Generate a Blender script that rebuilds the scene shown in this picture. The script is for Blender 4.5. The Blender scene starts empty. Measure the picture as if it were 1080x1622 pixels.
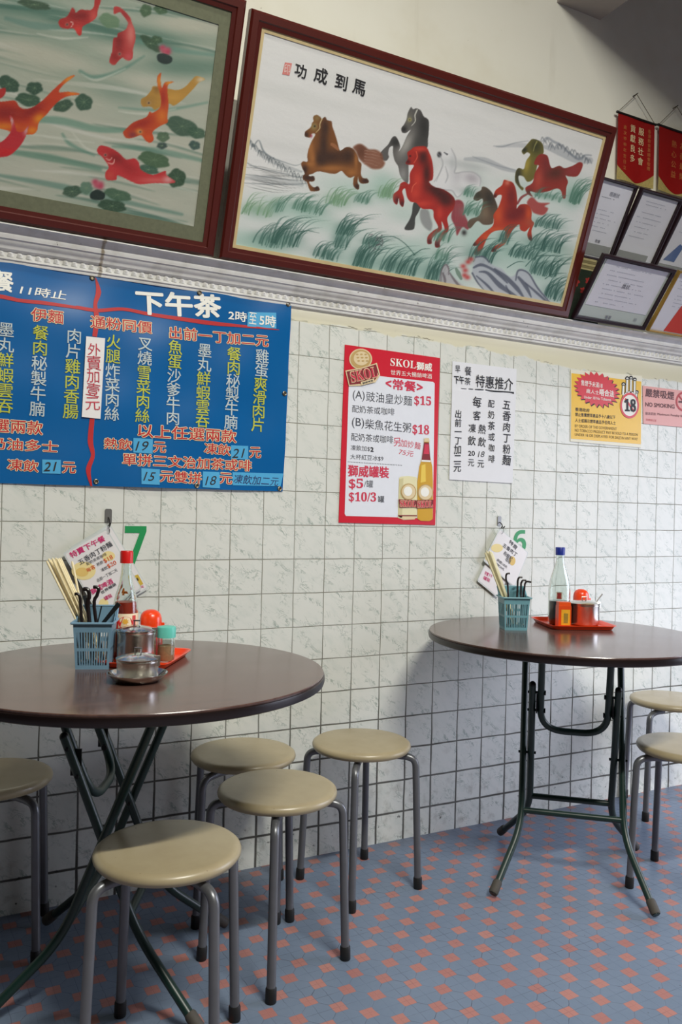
import bpy, math, random
import numpy as np
from mathutils import Vector, Matrix
random.seed(7); rng = np.random.RandomState(7)
R = math.radians
scene = bpy.context.scene
COL = scene.collection

# ------------------------------------------------------------------ camera
T = 0.108                                     # wall tile pitch
FPX, YAW, PITCH, ROLL = 1294.85, 0.4825, -0.0006, 0.0232
CAM = np.array([0.0, -2.3664, 1.1140])
_r = np.array([math.cos(YAW), -math.sin(YAW), 0.0])
_f = np.array([math.sin(YAW) * math.cos(PITCH), math.cos(YAW) * math.cos(PITCH), math.sin(PITCH)])
_u = np.cross(_r, _f)
RR = _r * math.cos(ROLL) + _u * math.sin(ROLL)
UU = -_r * math.sin(ROLL) + _u * math.cos(ROLL)
FF = _f
cd = bpy.data.cameras.new('camera'); cam = bpy.data.objects.new('camera', cd); COL.objects.link(cam)
m = Matrix.Identity(4)
for i in range(3):
    m[i][0], m[i][1], m[i][2], m[i][3] = RR[i], UU[i], -FF[i], CAM[i]
cam.matrix_world = m
cd.sensor_fit = 'AUTO'; cd.sensor_width = 36.0; cd.lens = FPX / 1622 * 36.0; cd.clip_start = 0.02
scene.camera = cam

# ------------------------------------------------------------------ light
vs = scene.view_settings
vs.view_transform = 'Standard'; vs.look = 'None'; vs.exposure = 0.0; vs.gamma = 1.0; vs.use_curve_mapping = False
world = bpy.data.worlds.new('world'); scene.world = world; world.use_nodes = True
bg = world.node_tree.nodes['Background']; bg.inputs[0].default_value = (0.80, 0.90, 1.0, 1); bg.inputs[1].default_value = 0.012

def area(name, loc, target, sx, sy, power, color):
    d = bpy.data.lights.new(name, 'AREA'); d.shape = 'RECTANGLE'; d.size = sx; d.size_y = sy
    d.energy = power; d.color = color
    o = bpy.data.objects.new(name, d); COL.objects.link(o); o.location = loc
    o.rotation_euler = (Vector(target) - Vector(loc)).to_track_quat('-Z', 'Y').to_euler()
    return o
area('fluorescent_tube_light', (1.05, -3.05, 3.58), (1.05, -2.9, 0.0), 1.2, 0.07, 165, (1.0, 0.97, 0.87))
area('upper_wall_fill_light', (0.15, -1.25, 3.62), (0.15, -1.25, 0.0), 1.2, 0.07, 16, (1.0, 0.97, 0.87))  # unseen fill lamp, added to brighten the upper wall
dl = area('shop_front_daylight', (4.15, -1.5, 1.05), (2.1, -0.4, -0.10), 1.9, 1.9, 29, (0.79, 0.83, 1.0)); dl.data.spread = R(105)

# ------------------------------------------------------------------ helpers: image ray to surface
def ray(x, y): return RR * ((x - 540) / FPX) - UU * ((y - 811) / FPX) + FF
def onz(x, y, z):
    d = ray(x, y); return CAM + d * ((z - CAM[2]) / d[2])
class Plane:
    def __init__(s, o, U, V):
        s.o = np.array(o, float); s.U = np.array(U, float); s.U /= np.linalg.norm(s.U)
        V = np.array(V, float); V = V - s.U * (V @ s.U); s.V = V / np.linalg.norm(V); s.N = np.cross(s.U, s.V)
    def uv(s, x, y):
        d = ray(x, y); t = ((s.o - CAM) @ s.N) / (d @ s.N); p = CAM + d * t - s.o
        return np.array([p @ s.U, p @ s.V])
    def pt(s, u, v, n=0.0): return s.o + s.U * u + s.V * v + s.N * n
    def px(s, u, v):
        P = s.o + np.multiply.outer(u, s.U) + np.multiply.outer(v, s.V) - CAM
        c = P @ FF; return 540 + FPX * (P @ RR) / c, 811 - FPX * (P @ UU) / c
WALL = Plane((0, 0, 0), (1, 0, 0), (0, 0, 1))
class Crop:                                    # zoomed reading of the photograph
    def __init__(s, x0, y0, x1, w): s.x0, s.y0, s.s = x0, y0, (x1 - x0) / w
    def __call__(s, p): return (s.x0 + p[0] * s.s, s.y0 + p[1] * s.s)
FULL = Crop(0, 0, 1080, 1080)

# ------------------------------------------------------------------ helpers: materials
def srgb(c):
    out = []
    for v in c[:3]:
        v = v / 255.0
        out.append(v / 12.92 if v <= 0.04045 else ((v + 0.055) / 1.055) ** 2.4)
    return (*out, 1.0)
class NT:
    def __init__(s, name):
        s.m = bpy.data.materials.new(name); s.m.use_nodes = True; s.t = s.m.node_tree
        s.b = s.t.nodes['Principled BSDF']; s.out = s.t.nodes['Material Output']
    def n(s, typ, **kw):
        nd = s.t.nodes.new(typ)
        for k, v in kw.items(): setattr(nd, k, v)
        return nd
    def put(s, sock, v):
        if hasattr(v, 'is_linked') or isinstance(v, bpy.types.NodeSocket): s.t.links.new(v, sock)
        elif isinstance(v, (tuple, list)) and sock.type == 'RGBA' and len(v) == 3: sock.default_value = srgb(v)
        else: sock.default_value = v
    def math(s, op, a, b=0.0, c=0.0, clamp=False):
        nd = s.n('ShaderNodeMath', operation=op); nd.use_clamp = clamp
        for i, v in enumerate((a, b, c)): s.put(nd.inputs[i], v)
        return nd.outputs[0]
    def mix(s, f, a, b, mode='MIX'):
        nd = s.n('ShaderNodeMix', data_type='RGBA', blend_type=mode)
        s.put(nd.inputs[0], f); s.put(nd.inputs[6], a); s.put(nd.inputs[7], b); return nd.outputs[2]
    def mixf(s, f, a, b):
        nd = s.n('ShaderNodeMix', data_type='FLOAT'); s.put(nd.inputs[0], f); s.put(nd.inputs[2], a); s.put(nd.inputs[3], b); return nd.outputs[0]
    def coord(s, which='Object'): return s.n('ShaderNodeTexCoord').outputs[which]
    def sep(s, v):
        nd = s.n('ShaderNodeSeparateXYZ'); s.put(nd.inputs[0], v); return nd.outputs
    def comb(s, x, y, z):
        nd = s.n('ShaderNodeCombineXYZ')
        for i, v in enumerate((x, y, z)): s.put(nd.inputs[i], v)
        return nd.outputs[0]
    def mapping(s, v, scale=(1, 1, 1), rot=(0, 0, 0), loc=(0, 0, 0)):
        nd = s.n('ShaderNodeMapping'); s.put(nd.inputs[0], v); nd.inputs[1].default_value = loc; nd.inputs[2].default_value = rot; nd.inputs[3].default_value = scale
        return nd.outputs[0]
    def noise(s, v, scale, detail=3, rough=0.55, dist=0.0):
        nd = s.n('ShaderNodeTexNoise'); s.put(nd.inputs['Vector'], v); nd.inputs['Scale'].default_value = scale
        nd.inputs['Detail'].default_value = detail; nd.inputs['Roughness'].default_value = rough; nd.inputs['Distortion'].default_value = dist
        return nd.outputs[0]
    def white(s, v):
        nd = s.n('ShaderNodeTexWhiteNoise'); s.put(nd.inputs['Vector'], v); return nd.outputs
    def step(s, v, a, b):                       # smooth 0..1 from a to b
        nd = s.n('ShaderNodeMapRange', interpolation_type='SMOOTHSTEP'); s.put(nd.inputs[0], v)
        s.put(nd.inputs[1], a); s.put(nd.inputs[2], b); return nd.outputs[0]
    def bump(s, h, strength=0.3, dist=0.002):
        nd = s.n('ShaderNodeBump'); nd.inputs['Strength'].default_value = strength; nd.inputs['Distance'].default_value = dist
        s.put(nd.inputs['Height'], h); s.put(s.b.inputs['Normal'], nd.outputs[0])
    def set(s, **kw):
        for k, v in kw.items(): s.put(s.b.inputs[k.replace('_', ' ')], v)
        return s
_mats = {}
def mat(name, color, rough=0.5, metal=0.0, var=0.06, scale=30.0, **kw):
    if name in _mats: return _mats[name]
    t = NT(name); co = t.coord(); n = t.noise(co, scale, 3)
    c = srgb(color); dk = tuple(x * (1 - var * 2) for x in c[:3]) + (1,); lt = tuple(min(1, x * (1 + var * 2)) for x in c[:3]) + (1,)
    t.set(Base_Color=t.mix(n, dk, lt), Roughness=rough, Metallic=metal, **kw)
    _mats[name] = t.m; return t.m

# ------------------------------------------------------------------ helpers: meshes
class MB:
    def __init__(s): s.v = []; s.f = []; s.mi = []; s.cur = 0
    def add(s, vs_, fs_):
        b = len(s.v); s.v.extend([tuple(map(float, p)) for p in vs_]); s.f.extend([tuple(b + i for i in f) for f in fs_]); s.mi.extend([s.cur] * len(fs_))
    def hexa(s, c):
        s.add(c, [(0, 3, 2, 1), (4, 5, 6, 7), (0, 1, 5, 4), (1, 2, 6, 5), (2, 3, 7, 6), (3, 0, 4, 7)]); return s
    def box(s, a, b):
        x0, y0, z0 = a; x1, y1, z1 = b
        return s.hexa([(x0, y0, z0), (x1, y0, z0), (x1, y1, z0), (x0, y1, z0), (x0, y0, z1), (x1, y0, z1), (x1, y1, z1), (x0, y1, z1)])
    def pbox(s, P, u0, u1, v0, v1, n0, n1):
        return s.hexa([P.pt(u0, v0, n0), P.pt(u1, v0, n0), P.pt(u1, v1, n0), P.pt(u0, v1, n0), P.pt(u0, v0, n1), P.pt(u1, v0, n1), P.pt(u1, v1, n1), P.pt(u0, v1, n1)])
    def prism(s, P, uvs, n0, n1):
        uvs = [tuple(q) for q in uvs]; k = len(uvs)
        if sum(uvs[i][0] * uvs[(i + 1) % k][1] - uvs[(i + 1) % k][0] * uvs[i][1] for i in range(k)) < 0: uvs = uvs[::-1]
        vs_ = [P.pt(u, v, n0) for u, v in uvs] + [P.pt(u, v, n1) for u, v in uvs]
        fs_ = [tuple(range(k - 1, -1, -1)), tuple(range(k, 2 * k))] + [(i, (i + 1) % k, k + (i + 1) % k, k + i) for i in range(k)]
        s.add(vs_, fs_); return s
    def tube(s, path, r, n=12, caps=True, closed=False):
        P = [np.array(p, float) for p in path]; k = len(P)
        rs = r if isinstance(r, (list, tuple)) else [r] * k
        tan = []
        for i in range(k):
            a = P[(i - 1) % k] if (closed or i > 0) else P[i]; b = P[(i + 1) % k] if (closed or i < k - 1) else P[i]
            d = b - a; tan.append(d / (np.linalg.norm(d) + 1e-12))
        ref = np.array([0, 0, 1.0]) if abs(tan[0][2]) < 0.9 else np.array([1.0, 0, 0])
        x = np.cross(ref, tan[0]); x /= np.linalg.norm(x); vs_ = []; fs_ = []
        for i in range(k):
            x = x - tan[i] * (x @ tan[i]); x /= np.linalg.norm(x); y = np.cross(tan[i], x)
            for j in range(n):
                a = 2 * math.pi * j / n; vs_.append(P[i] + (x * math.cos(a) + y * math.sin(a)) * rs[i])
        for i in range(k if closed else k - 1):
            for j in range(n):
                a, b = i * n + j, i * n + (j + 1) % n; c, d = ((i + 1) % k) * n + (j + 1) % n, ((i + 1) % k) * n + j
                fs_.append((a, b, c, d))
        if caps and not closed:
            fs_.append(tuple(range(n - 1, -1, -1))); fs_.append(tuple(range((k - 1) * n, k * n)))
        s.add(vs_, fs_); return s
    def lathe(s, prof, c=(0, 0, 0), n=40, sx=1.0, sy=1.0, rot=0.0):
        vs_ = []; fs_ = []; k = len(prof)
        for r, z in prof:
            for j in range(n):
                a = 2 * math.pi * j / n; x, y = r * sx * math.cos(a), r * sy * math.sin(a)
                vs_.append((c[0] + x * math.cos(rot) - y * math.sin(rot), c[1] + x * math.sin(rot) + y * math.cos(rot), c[2] + z))
        for i in range(k - 1):
            for j in range(n): fs_.append((i * n + j, i * n + (j + 1) % n, (i + 1) * n + (j + 1) % n, (i + 1) * n + j))
        if prof[0][0] > 1e-5: fs_.append(tuple(range(n - 1, -1, -1)))
        if prof[-1][0] > 1e-5: fs_.append(tuple(range((k - 1) * n, k * n)))
        s.add(vs_, fs_); return s
    def sphere(s, c, r, n=24, z0=-1.0, sz=1.0):
        prof = []
        a0 = math.asin(z0)
        for i in range(15):
            a = a0 + (math.pi / 2 - a0) * i / 14; prof.append((max(1e-6, r * math.cos(a)), r * sz * math.sin(a)))
        return s.lathe(prof, c, n)
    def build(s, name, mats, parent=None, origin=None, angle=35, off=None):
        me = bpy.data.meshes.new(name)
        o_ = np.array(off if off is not None else (wloc(parent) if parent else (origin if origin is not None else (0, 0, 0))), float)
        me.from_pydata([tuple(np.array(p) - o_) for p in s.v], [], s.f)
        for mt in (mats if isinstance(mats, (list, tuple)) else [mats]): me.materials.append(mt)
        if any(s.mi): me.polygons.foreach_set('material_index', s.mi)
        me.polygons.foreach_set('use_smooth', [True] * len(me.polygons))
        me.validate(); me.update()
        me.set_sharp_from_angle(angle=R(angle))
        o = bpy.data.objects.new(name, me); COL.objects.link(o)
        if parent: o.parent = parent
        elif origin is not None: o.location = tuple(map(float, origin))
        return o
def wloc(o):
    p = np.zeros(3)
    while o: p = p + np.array(o.location); o = o.parent
    return p
def tag(o, label, cat, group=None):
    o['label'] = label; o['category'] = cat
    if group: o['group'] = group
    return o
def thing(name, label, cat, loc=(0, 0, 0), rotz=0.0, group=None):
    o = bpy.data.objects.new(name, None); COL.objects.link(o); o.location = tuple(map(float, loc)); o.rotation_euler = (0, 0, rotz); o.empty_display_size = 0.05
    return tag(o, label, cat, group)
def struct(o): o['kind'] = 'structure'; return o
def dup(root, loc, rotz, label):
    r = root.copy(); COL.objects.link(r); r.location = loc; r.rotation_euler = (0, 0, rotz); r['label'] = label
    for ch in list(root.children):
        c = ch.copy(); COL.objects.link(c); c.parent = r
        for g in ch.children:
            d = g.copy(); COL.objects.link(d); d.parent = c
    return r
def arc(pts, rad, n=6):                       # round the inner corners of a polyline
    P = [np.array(p, float) for p in pts]; out = [P[0]]
    for i in range(1, len(P) - 1):
        a, b, c = P[i - 1], P[i], P[i + 1]; la, lc = np.linalg.norm(a - b), np.linalg.norm(c - b)
        q = min(rad, la * 0.49, lc * 0.49); p0 = b + (a - b) / la * q; p1 = b + (c - b) / lc * q
        for k in range(n + 1):
            t = k / n; out.append(p0 * (1 - t) ** 2 + b * 2 * t * (1 - t) + p1 * t * t)
    out.append(P[-1]); return out
def bez(p0, p1, p2, n=8):
    p0, p1, p2 = map(lambda p: np.array(p, float), (p0, p1, p2))
    return [p0 * (1 - t) ** 2 + p1 * 2 * t * (1 - t) + p2 * t * t for t in np.linspace(0, 1, n + 1)]
def catmull(pts, n=4, closed=True):
    P = np.array(pts, float); k = len(P); out = []
    for i in range(k if closed else k - 1):
        if closed: a, b, c, d = P[i - 1], P[i], P[(i + 1) % k], P[(i + 2) % k]
        else: a, b, c, d = P[max(i - 1, 0)], P[i], P[i + 1], P[min(i + 2, k - 1)]
        for t in np.arange(n) / n:
            out.append(0.5 * ((2 * b) + (c - a) * t + (2 * a - 5 * b + 4 * c - d) * t * t + (3 * b - a - 3 * c + d) * t ** 3))
    if not closed: out.append(P[-1])
    return np.array(out)

# ------------------------------------------------------------------ helpers: lettering
_gl = {}; _ly = {}
def glyph(sx, bold):
    key = (sx, bold)
    if key not in _gl:
        c = bpy.data.curves.new('glyphs', 'FONT'); c.body = sx; c.resolution_u = 3
        o = bpy.data.objects.new('glyphs', c); COL.objects.link(o)
        dg = bpy.context.evaluated_depsgraph_get(); dg.update()
        me = bpy.data.meshes.new_from_object(o.evaluated_get(dg))
        v = np.array([(q.co.x, q.co.y) for q in me.vertices]).reshape(-1, 2); f = [tuple(p.vertices) for p in me.polygons]
        # keep faces turned to the viewer
        ff = []
        for q in f:
            a = sum(v[q[i]][0] * v[q[(i + 1) % len(q)]][1] - v[q[(i + 1) % len(q)]][0] * v[q[i]][1] for i in range(len(q)))
            ff.append(q if a > 0 else q[::-1])
        bpy.data.objects.remove(o); bpy.data.curves.remove(c); bpy.data.meshes.remove(me)
        if bold > 0.004 and len(v):            # heavier strokes: the letter overprinted a few times, slightly shifted
            k = 8 if bold > 0.03 else 4; V2 = []; F2 = []
            for i in range(k):
                a = 2 * math.pi * (i + .5) / k; F2 += [tuple(len(v) * i + j for j in q) for q in ff]; V2.append(v + np.array([math.cos(a), math.sin(a)]) * bold)
            v = np.concatenate(V2); ff = F2; _ly[key] = k
        _gl[key] = (v, ff)
    return _gl[key]
class Ink:                                     # lettering printed or written on one surface; every line of writing is a part
    def __init__(s, P, crop, n=0.0012, wav=None): s.P, s.c, s.n, s.wav = P, crop, n, wav; s.parts = []; s.hold = False
    def begin(s, key): s.parts.append([key, MB(), []]); s.hold = True
    def end(s): s.hold = False
    def new(s, key):
        if not s.hold: s.parts.append([key, MB(), []])
    def z(s, u, v): return s.n + (s.wav(u, v) if s.wav else 0.0)
    def put(s, key, v2, f, lift=0.0, layers=1):
        _, mb, ks_ = s.parts[-1]
        if key not in ks_: ks_.append(key)
        mb.cur = ks_.index(key); per = max(1, len(v2) // layers)
        mb.add([s.P.pt(u, v, s.z(u, v) + lift + 0.00005 * (i // per)) for i, (u, v) in enumerate(v2)], f)
    def uv(s, p): return s.P.uv(*s.c(p))
    def row(s, key, text, a, b, h, bold=0.0, slant=0.0, outline=None, lift=0.0):
        s.new(key); A, B = s.uv(a), s.uv(b); mx, my = (a[0] + b[0]) / 2, (a[1] + b[1]) / 2
        H = np.linalg.norm(s.uv((mx, my - h / 2)) - s.uv((mx, my + h / 2)))
        d = B - A; W = np.linalg.norm(d); U = d / W; V = np.array([-U[1], U[0]])
        v0, f = glyph(text, bold)
        if not len(v0): return
        lo, hi = v0.min(0), v0.max(0); sc = np.array([W, H]) / (hi - lo)
        def place(v):
            q = (v - lo) * sc; q[:, 1] -= H / 2; q[:, 0] += slant * q[:, 1]
            return A + np.outer(q[:, 0], U) + np.outer(q[:, 1], V)
        if outline:
            v1, f1 = glyph(text, bold + 0.040); s.put(outline, place(v1.copy()), f1, lift, _ly.get((text, bold + 0.040), 1))
            s.put(key, place(v0.copy()), f, lift + 0.0006, _ly.get((text, bold), 1))
        else: s.put(key, place(v0.copy()), f, lift, _ly.get((text, bold), 1))
    def char(s, key, ch, c, size, bold=0.0, rot=0.0, slant=0.0, sx=1.0, U=None):
        s.new(key); C0 = s.uv(c); S = np.linalg.norm(s.uv((c[0], c[1] - size / 2)) - s.uv((c[0], c[1] + size / 2)))
        v, f = glyph(ch, bold)
        if not len(v): return
        ctr = (v.min(0) + v.max(0)) / 2 if len(ch) > 1 or ord(ch[0]) < 256 else np.array([0.5, 0.37])
        q = (v - ctr) * S; q[:, 0] = q[:, 0] * sx + slant * q[:, 1]
        a = rot; q = np.stack([q[:, 0] * math.cos(a) - q[:, 1] * math.sin(a), q[:, 0] * math.sin(a) + q[:, 1] * math.cos(a)], 1)
        s.put(key, C0 + q, f, 0.0006, _ly.get((ch, bold), 1))
    def col(s, keys, text, a, b, size, bold=0.0, jit=0.0, slant=0.0, sx=1.0):
        k = len(text); h0 = s.hold; s.new(keys[0] if isinstance(keys, (list, tuple)) else keys); s.hold = True
        for i, ch in enumerate(text):
            t = i / max(1, k - 1); c = (a[0] + (b[0] - a[0]) * t, a[1] + (b[1] - a[1]) * t)
            s.char(keys[i] if isinstance(keys, (list, tuple)) else keys, ch, c, size * (1 + jit * random.uniform(-.6, .6)), bold, jit * random.uniform(-.5, .5), slant, sx)
        s.hold = h0
    def poly(s, key, pts, lift=0.0, smooth=False):
        s.new(key); q = np.array([s.uv(p) for p in pts])
        if smooth: q = catmull(q, 4)
        k = len(q)
        if sum(q[i][0] * q[(i + 1) % k][1] - q[(i + 1) % k][0] * q[i][1] for i in range(k)) < 0: q = q[::-1]
        s.put(key, q, [tuple(range(k))], lift)
    def ell(s, key, c, rx, ry, lift=0.0, n=32, inner=0.0):
        o = [(c[0] + rx * math.cos(2 * math.pi * i / n), c[1] + ry * math.sin(2 * math.pi * i / n)) for i in range(n)]
        if not inner: return s.poly(key, o, lift)
        s.new(key)
        q = [s.uv(p) for p in o] + [s.uv((c[0] + (p[0] - c[0]) * inner, c[1] + (p[1] - c[1]) * inner)) for p in o]
        s.put(key, np.array(q), [((i + 1) % n, i, n + i, n + (i + 1) % n)[::1] for i in range(n)], lift)
    def brush(s, key, pts, w, lift=0.0):
        s.new(key); Q = catmull([s.uv(p) for p in pts], 6, closed=False); k = len(Q)
        W = np.interp(np.linspace(0, 1, k), np.linspace(0, 1, len(w)), w)
        sc = np.linalg.norm(s.uv((pts[0][0], pts[0][1] + 10)) - s.uv(pts[0])) / 10
        tn = np.gradient(Q, axis=0); tn /= np.linalg.norm(tn, axis=1)[:, None] + 1e-9; nm = np.stack([-tn[:, 1], tn[:, 0]], 1)
        v = np.concatenate([Q + nm * (W * sc / 2)[:, None], Q - nm * (W * sc / 2)[:, None]])
        s.put(key, v, [(i, k + i, k + i + 1, i + 1) for i in range(k - 1)], lift)
    def build(s, parent, names):
        for key, mb, ks_ in s.parts:
            if mb.v: mb.build(names[key][0], [names[q][1] for q in ks_], parent)

# ================================================================== SETTING
XL, XR, YF, ZC = -1.6, 6.0, -5.2, 3.75
def wall_material():
    t = NT('wall_tiles_and_plaster'); co = t.coord(); x, y, z = t.sep(co)
    w1 = t.noise(co, 9.0, 2); w2 = t.noise(t.mapping(co, loc=(5, 3, 1)), 9.0, 2)
    u = t.math('ADD', t.math('DIVIDE', x, T), t.math('ADD', t.math('MULTIPLY', t.math('SUBTRACT', w1, 0.5), 0.05), 100 - 0.9544))
    v = t.math('ADD', t.math('DIVIDE', z, T), t.math('ADD', t.math('MULTIPLY', t.math('SUBTRACT', w2, 0.5), 0.05), 0.12))
    fu, fv = t.math('FRACT', u), t.math('FRACT', v); iu, iv = t.math('FLOOR', u), t.math('FLOOR', v)
    du = t.math('MINIMUM', fu, t.math('SUBTRACT', 1.0, fu)); dv = t.math('MINIMUM', fv, t.math('SUBTRACT', 1.0, fv))
    low = t.step(z, 0.75, 0.02)                                   # dirt gathers towards the floor
    big = t.noise(co, 3.0, 3); wid = t.math('MULTIPLY', t.math('ADD', 0.011, t.math('MULTIPLY', low, 0.020)), t.math('ADD', 0.55, big))
    g = t.math('SUBTRACT', 1.0, t.step(t.math('MINIMUM', du, dv), t.math('MULTIPLY', wid, 0.55), t.math('MULTIPLY', wid, 1.5)))
    idv = t.comb(iu, iv, 0.0); wn = t.white(idv)
    # the printed marble veins: every tile carries a shifted cut of the same drawing
    tv = t.comb(t.math('ADD', fu, t.math('MULTIPLY', wn[0], 3.0)), t.math('ADD', fv, t.math('MULTIPLY', t.sep(wn[1])[1], 3.0)), 0.0)
    rv = t.mapping(t.mapping(tv, rot=(0, 0, R(40))), scale=(0.75, 1.55, 1.0))
    n1 = t.noise(rv, 3.0, 5, 0.62, 0.9); ve = t.math('SUBTRACT', 1.0, t.step(t.math('ABSOLUTE', t.math('SUBTRACT', n1, 0.5)), 0.0, 0.035))
    n2 = t.noise(rv, 1.7, 2); veins = t.math('MULTIPLY', ve, t.step(n2, 0.42, 0.68))
    cloud = t.step(t.noise(rv, 2.2, 4), 0.45, 0.8)
    base = t.mix(t.math('MULTIPLY', wn[0], 0.5), (222, 224, 217), (210, 213, 206))
    tile = t.mix(t.math('MULTIPLY', cloud, 0.35), base, (184, 196, 188)); tile = t.mix(t.math('MULTIPLY', veins, 0.72), tile, (128, 148, 138))
    dn = t.step(t.noise(co, 26.0, 4), 0.50, 0.72)
    spots = t.math('MULTIPLY', t.step(t.noise(t.mapping(co, loc=(2, 0, 7)), 46.0, 3), 0.64, 0.72), t.step(z, 0.24, 0.03))
    tile = t.mix(t.math('MULTIPLY', t.math('MULTIPLY', dn, t.step(z, 0.5, 0.0)), 0.35), tile, (120, 112, 98)); tile = t.mix(t.math('MULTIPLY', spots, 0.85), tile, (46, 42, 38))
    gcol = t.mix(t.step(z, 0.9, 0.15), (124, 123, 108), (52, 48, 42)); tile = t.mix(t.math('MULTIPLY', g, t.math('ADD', 0.65, t.math('MULTIPLY', big, 0.5)), clamp=True), tile, gcol)
    # plaster above the tiles, with a ragged smeared edge
    edge = t.math('ADD', 1.712, t.math('MULTIPLY', t.math('SUBTRACT', t.noise(t.mapping(co, scale=(1, 1, 0.2)), 11.0, 5), 0.5), 0.055))
    edge = t.math('SUBTRACT', edge, t.math('MULTIPLY', t.step(x, 1.7, 2.25), 0.028))
    pm = t.step(t.math('SUBTRACT', z, edge), -0.004, 0.004)
    st = t.noise(t.mapping(co, scale=(6.0, 1, 0.7)), 2.2, 4); cl = t.noise(co, 1.6, 5, 0.6)
    pl = t.mix(t.step(cl, 0.38, 0.7), (244, 243, 231), (232, 228, 210)); pl = t.mix(t.math('MULTIPLY', t.step(st, 0.6, 0.78), 0.28), pl, (203, 198, 180))
    crk = t.math('MULTIPLY', t.math('SUBTRACT', 1.0, t.step(t.math('ABSOLUTE', t.math('SUBTRACT', t.noise(t.mapping(co, scale=(0.35, 1, 1)), 2.0, 6, 0.6), 0.52)), 0.0, 0.004)), t.step(cl, 0.55, 0.68))
    pl = t.mix(t.math('MULTIPLY', crk, 0.5), pl, (140, 132, 112))
    spk = t.step(t.noise(co, 55.0, 2), 0.74, 0.78); pl = t.mix(t.math('MULTIPLY', spk, 0.35), pl, (120, 108, 88))
    ec = t.math('SUBTRACT', 1.0, t.step(t.math('ABSOLUTE', t.math('SUBTRACT', z, t.math('ADD', edge, 0.004))), 0.0, 0.003))
    ec = t.math('MULTIPLY', ec, t.step(t.noise(t.mapping(co, loc=(9, 0, 0)), 16.0, 2), 0.52, 0.62))
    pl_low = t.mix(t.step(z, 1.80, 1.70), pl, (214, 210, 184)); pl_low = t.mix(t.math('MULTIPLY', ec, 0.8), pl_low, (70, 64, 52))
    t.set(Base_Color=t.mix(pm, tile, pl_low), Roughness=t.mixf(pm, t.mixf(g, 0.22, 0.8), 0.75), Specular_IOR_Level=0.35)
    t.bump(t.mixf(pm, t.math('SUBTRACT', 1.0, g), t.math('MULTIPLY', cl, 1.2)), 0.5, 0.0015)
    return t.m
def floor_material():
    t = NT('mosaic_floor'); co = t.coord(); x, y, z = t.sep(co); P = 0.0711; a = R(-43.5)
    w = t.noise(co, 30, 2); wob = t.math('MULTIPLY', t.math('SUBTRACT', w, 0.5), 0.07)
    x0 = t.math('SUBTRACT', x, 1.2238); y0 = t.math('ADD', y, 0.7891)
    s_ = t.math('DIVIDE', t.math('ADD', t.math('MULTIPLY', x0, math.cos(a)), t.math('MULTIPLY', y0, math.sin(a))), P)
    q_ = t.math('DIVIDE', t.math('ADD', t.math('MULTIPLY', x0, -math.sin(a)), t.math('MULTIPLY', y0, math.cos(a))), P)
    s_ = t.math('ADD', s_, t.math('ADD', wob, 100.5)); q_ = t.math('ADD', q_, t.math('ADD', wob, 100.5))
    fs = t.math('SUBTRACT', t.math('FRACT', s_), 0.5); fq = t.math('SUBTRACT', t.math('FRACT', q_), 0.5)
    as_, aq = t.math('ABSOLUTE', fs), t.math('ABSOLUTE', fq); dm = t.math('ADD', as_, aq)
    red = t.math('SUBTRACT', 1.0, t.step(dm, 0.318, 0.338))
    wn = t.white(t.comb(t.math('FLOOR', s_), t.math('FLOOR', q_), 0.0))
    qn = t.white(t.comb(t.math('FLOOR', t.math('MULTIPLY', t.math('ADD', s_, q_), 1.0)), t.math('FLOOR', t.math('SUBTRACT', s_, q_)), 3.0))
    redc = t.mix(wn[0], (160, 110, 106), (175, 125, 117)); redc = t.mix(t.math('MULTIPLY', qn[0], 0.25), redc, (172, 112, 102))
    cl = t.noise(co, 5.0, 4); blue = t.mix(cl, (104, 120, 142), (124, 138, 158)); blue = t.mix(t.math('MULTIPLY', t.noise(co, 60, 3), 0.3), blue, (92, 106, 124))
    lw = 0.020
    rim = t.math('SUBTRACT', 1.0, t.step(t.math('ABSOLUTE', t.math('SUBTRACT', dm, 0.335)), 0.004, 0.03))
    tip = t.math('SUBTRACT', 1.0, t.step(t.math('MINIMUM', as_, aq), 0.006, lw))
    inr = t.math('SUBTRACT', 1.0, t.step(t.math('MINIMUM', t.math('ABSOLUTE', t.math('SUBTRACT', fs, fq)), t.math('ABSOLUTE', t.math('ADD', fs, fq))), 0.006, 0.026))
    dia = t.math('SUBTRACT', 1.0, t.step(t.math('ABSOLUTE', t.math('SUBTRACT', as_, aq)), 0.008, 0.026))
    dia = t.math('MULTIPLY', dia, t.math('SUBTRACT', 1.0, red))
    ln = t.math('MAXIMUM', t.math('MULTIPLY', tip, t.math('SUBTRACT', 1.0, red)), t.math('MAXIMUM', t.math('MULTIPLY', rim, 0.45), t.math('MULTIPLY', dia, 0.75)))
    ln = t.math('MAXIMUM', ln, t.math('MULTIPLY', t.math('MULTIPLY', inr, red), 0.55))
    vis = t.step(t.noise(t.mapping(co, loc=(3, 1, 0)), 11.0, 3), 0.38, 0.78)
    col = t.mix(red, blue, redc); col = t.mix(t.math('MULTIPLY', ln, t.math('ADD', 0.10, t.math('MULTIPLY', vis, 0.75))), col, (66, 68, 82))
    dirt = t.step(t.noise(t.mapping(co, loc=(4, 4, 0)), 70.0, 2), 0.735, 0.76); col = t.mix(t.math('MULTIPLY', dirt, 0.7), col, (48, 46, 42))
    gr = t.step(y, -0.12, 0.0); col = t.mix(t.math('MULTIPLY', t.math('MULTIPLY', gr, t.noise(co, 14, 3)), 0.5), col, (90, 78, 72))
    t.set(Base_Color=col, Roughness=t.mixf(ln, 0.36, 0.7), Specular_IOR_Level=0.3); t.bump(t.math('SUBTRACT', 1.0, ln), 0.25, 0.001)
    return t.m
struct(MB().box((XL, 0, 0), (XR, 0.15, ZC)).build('wall_back', wall_material()))
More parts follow.
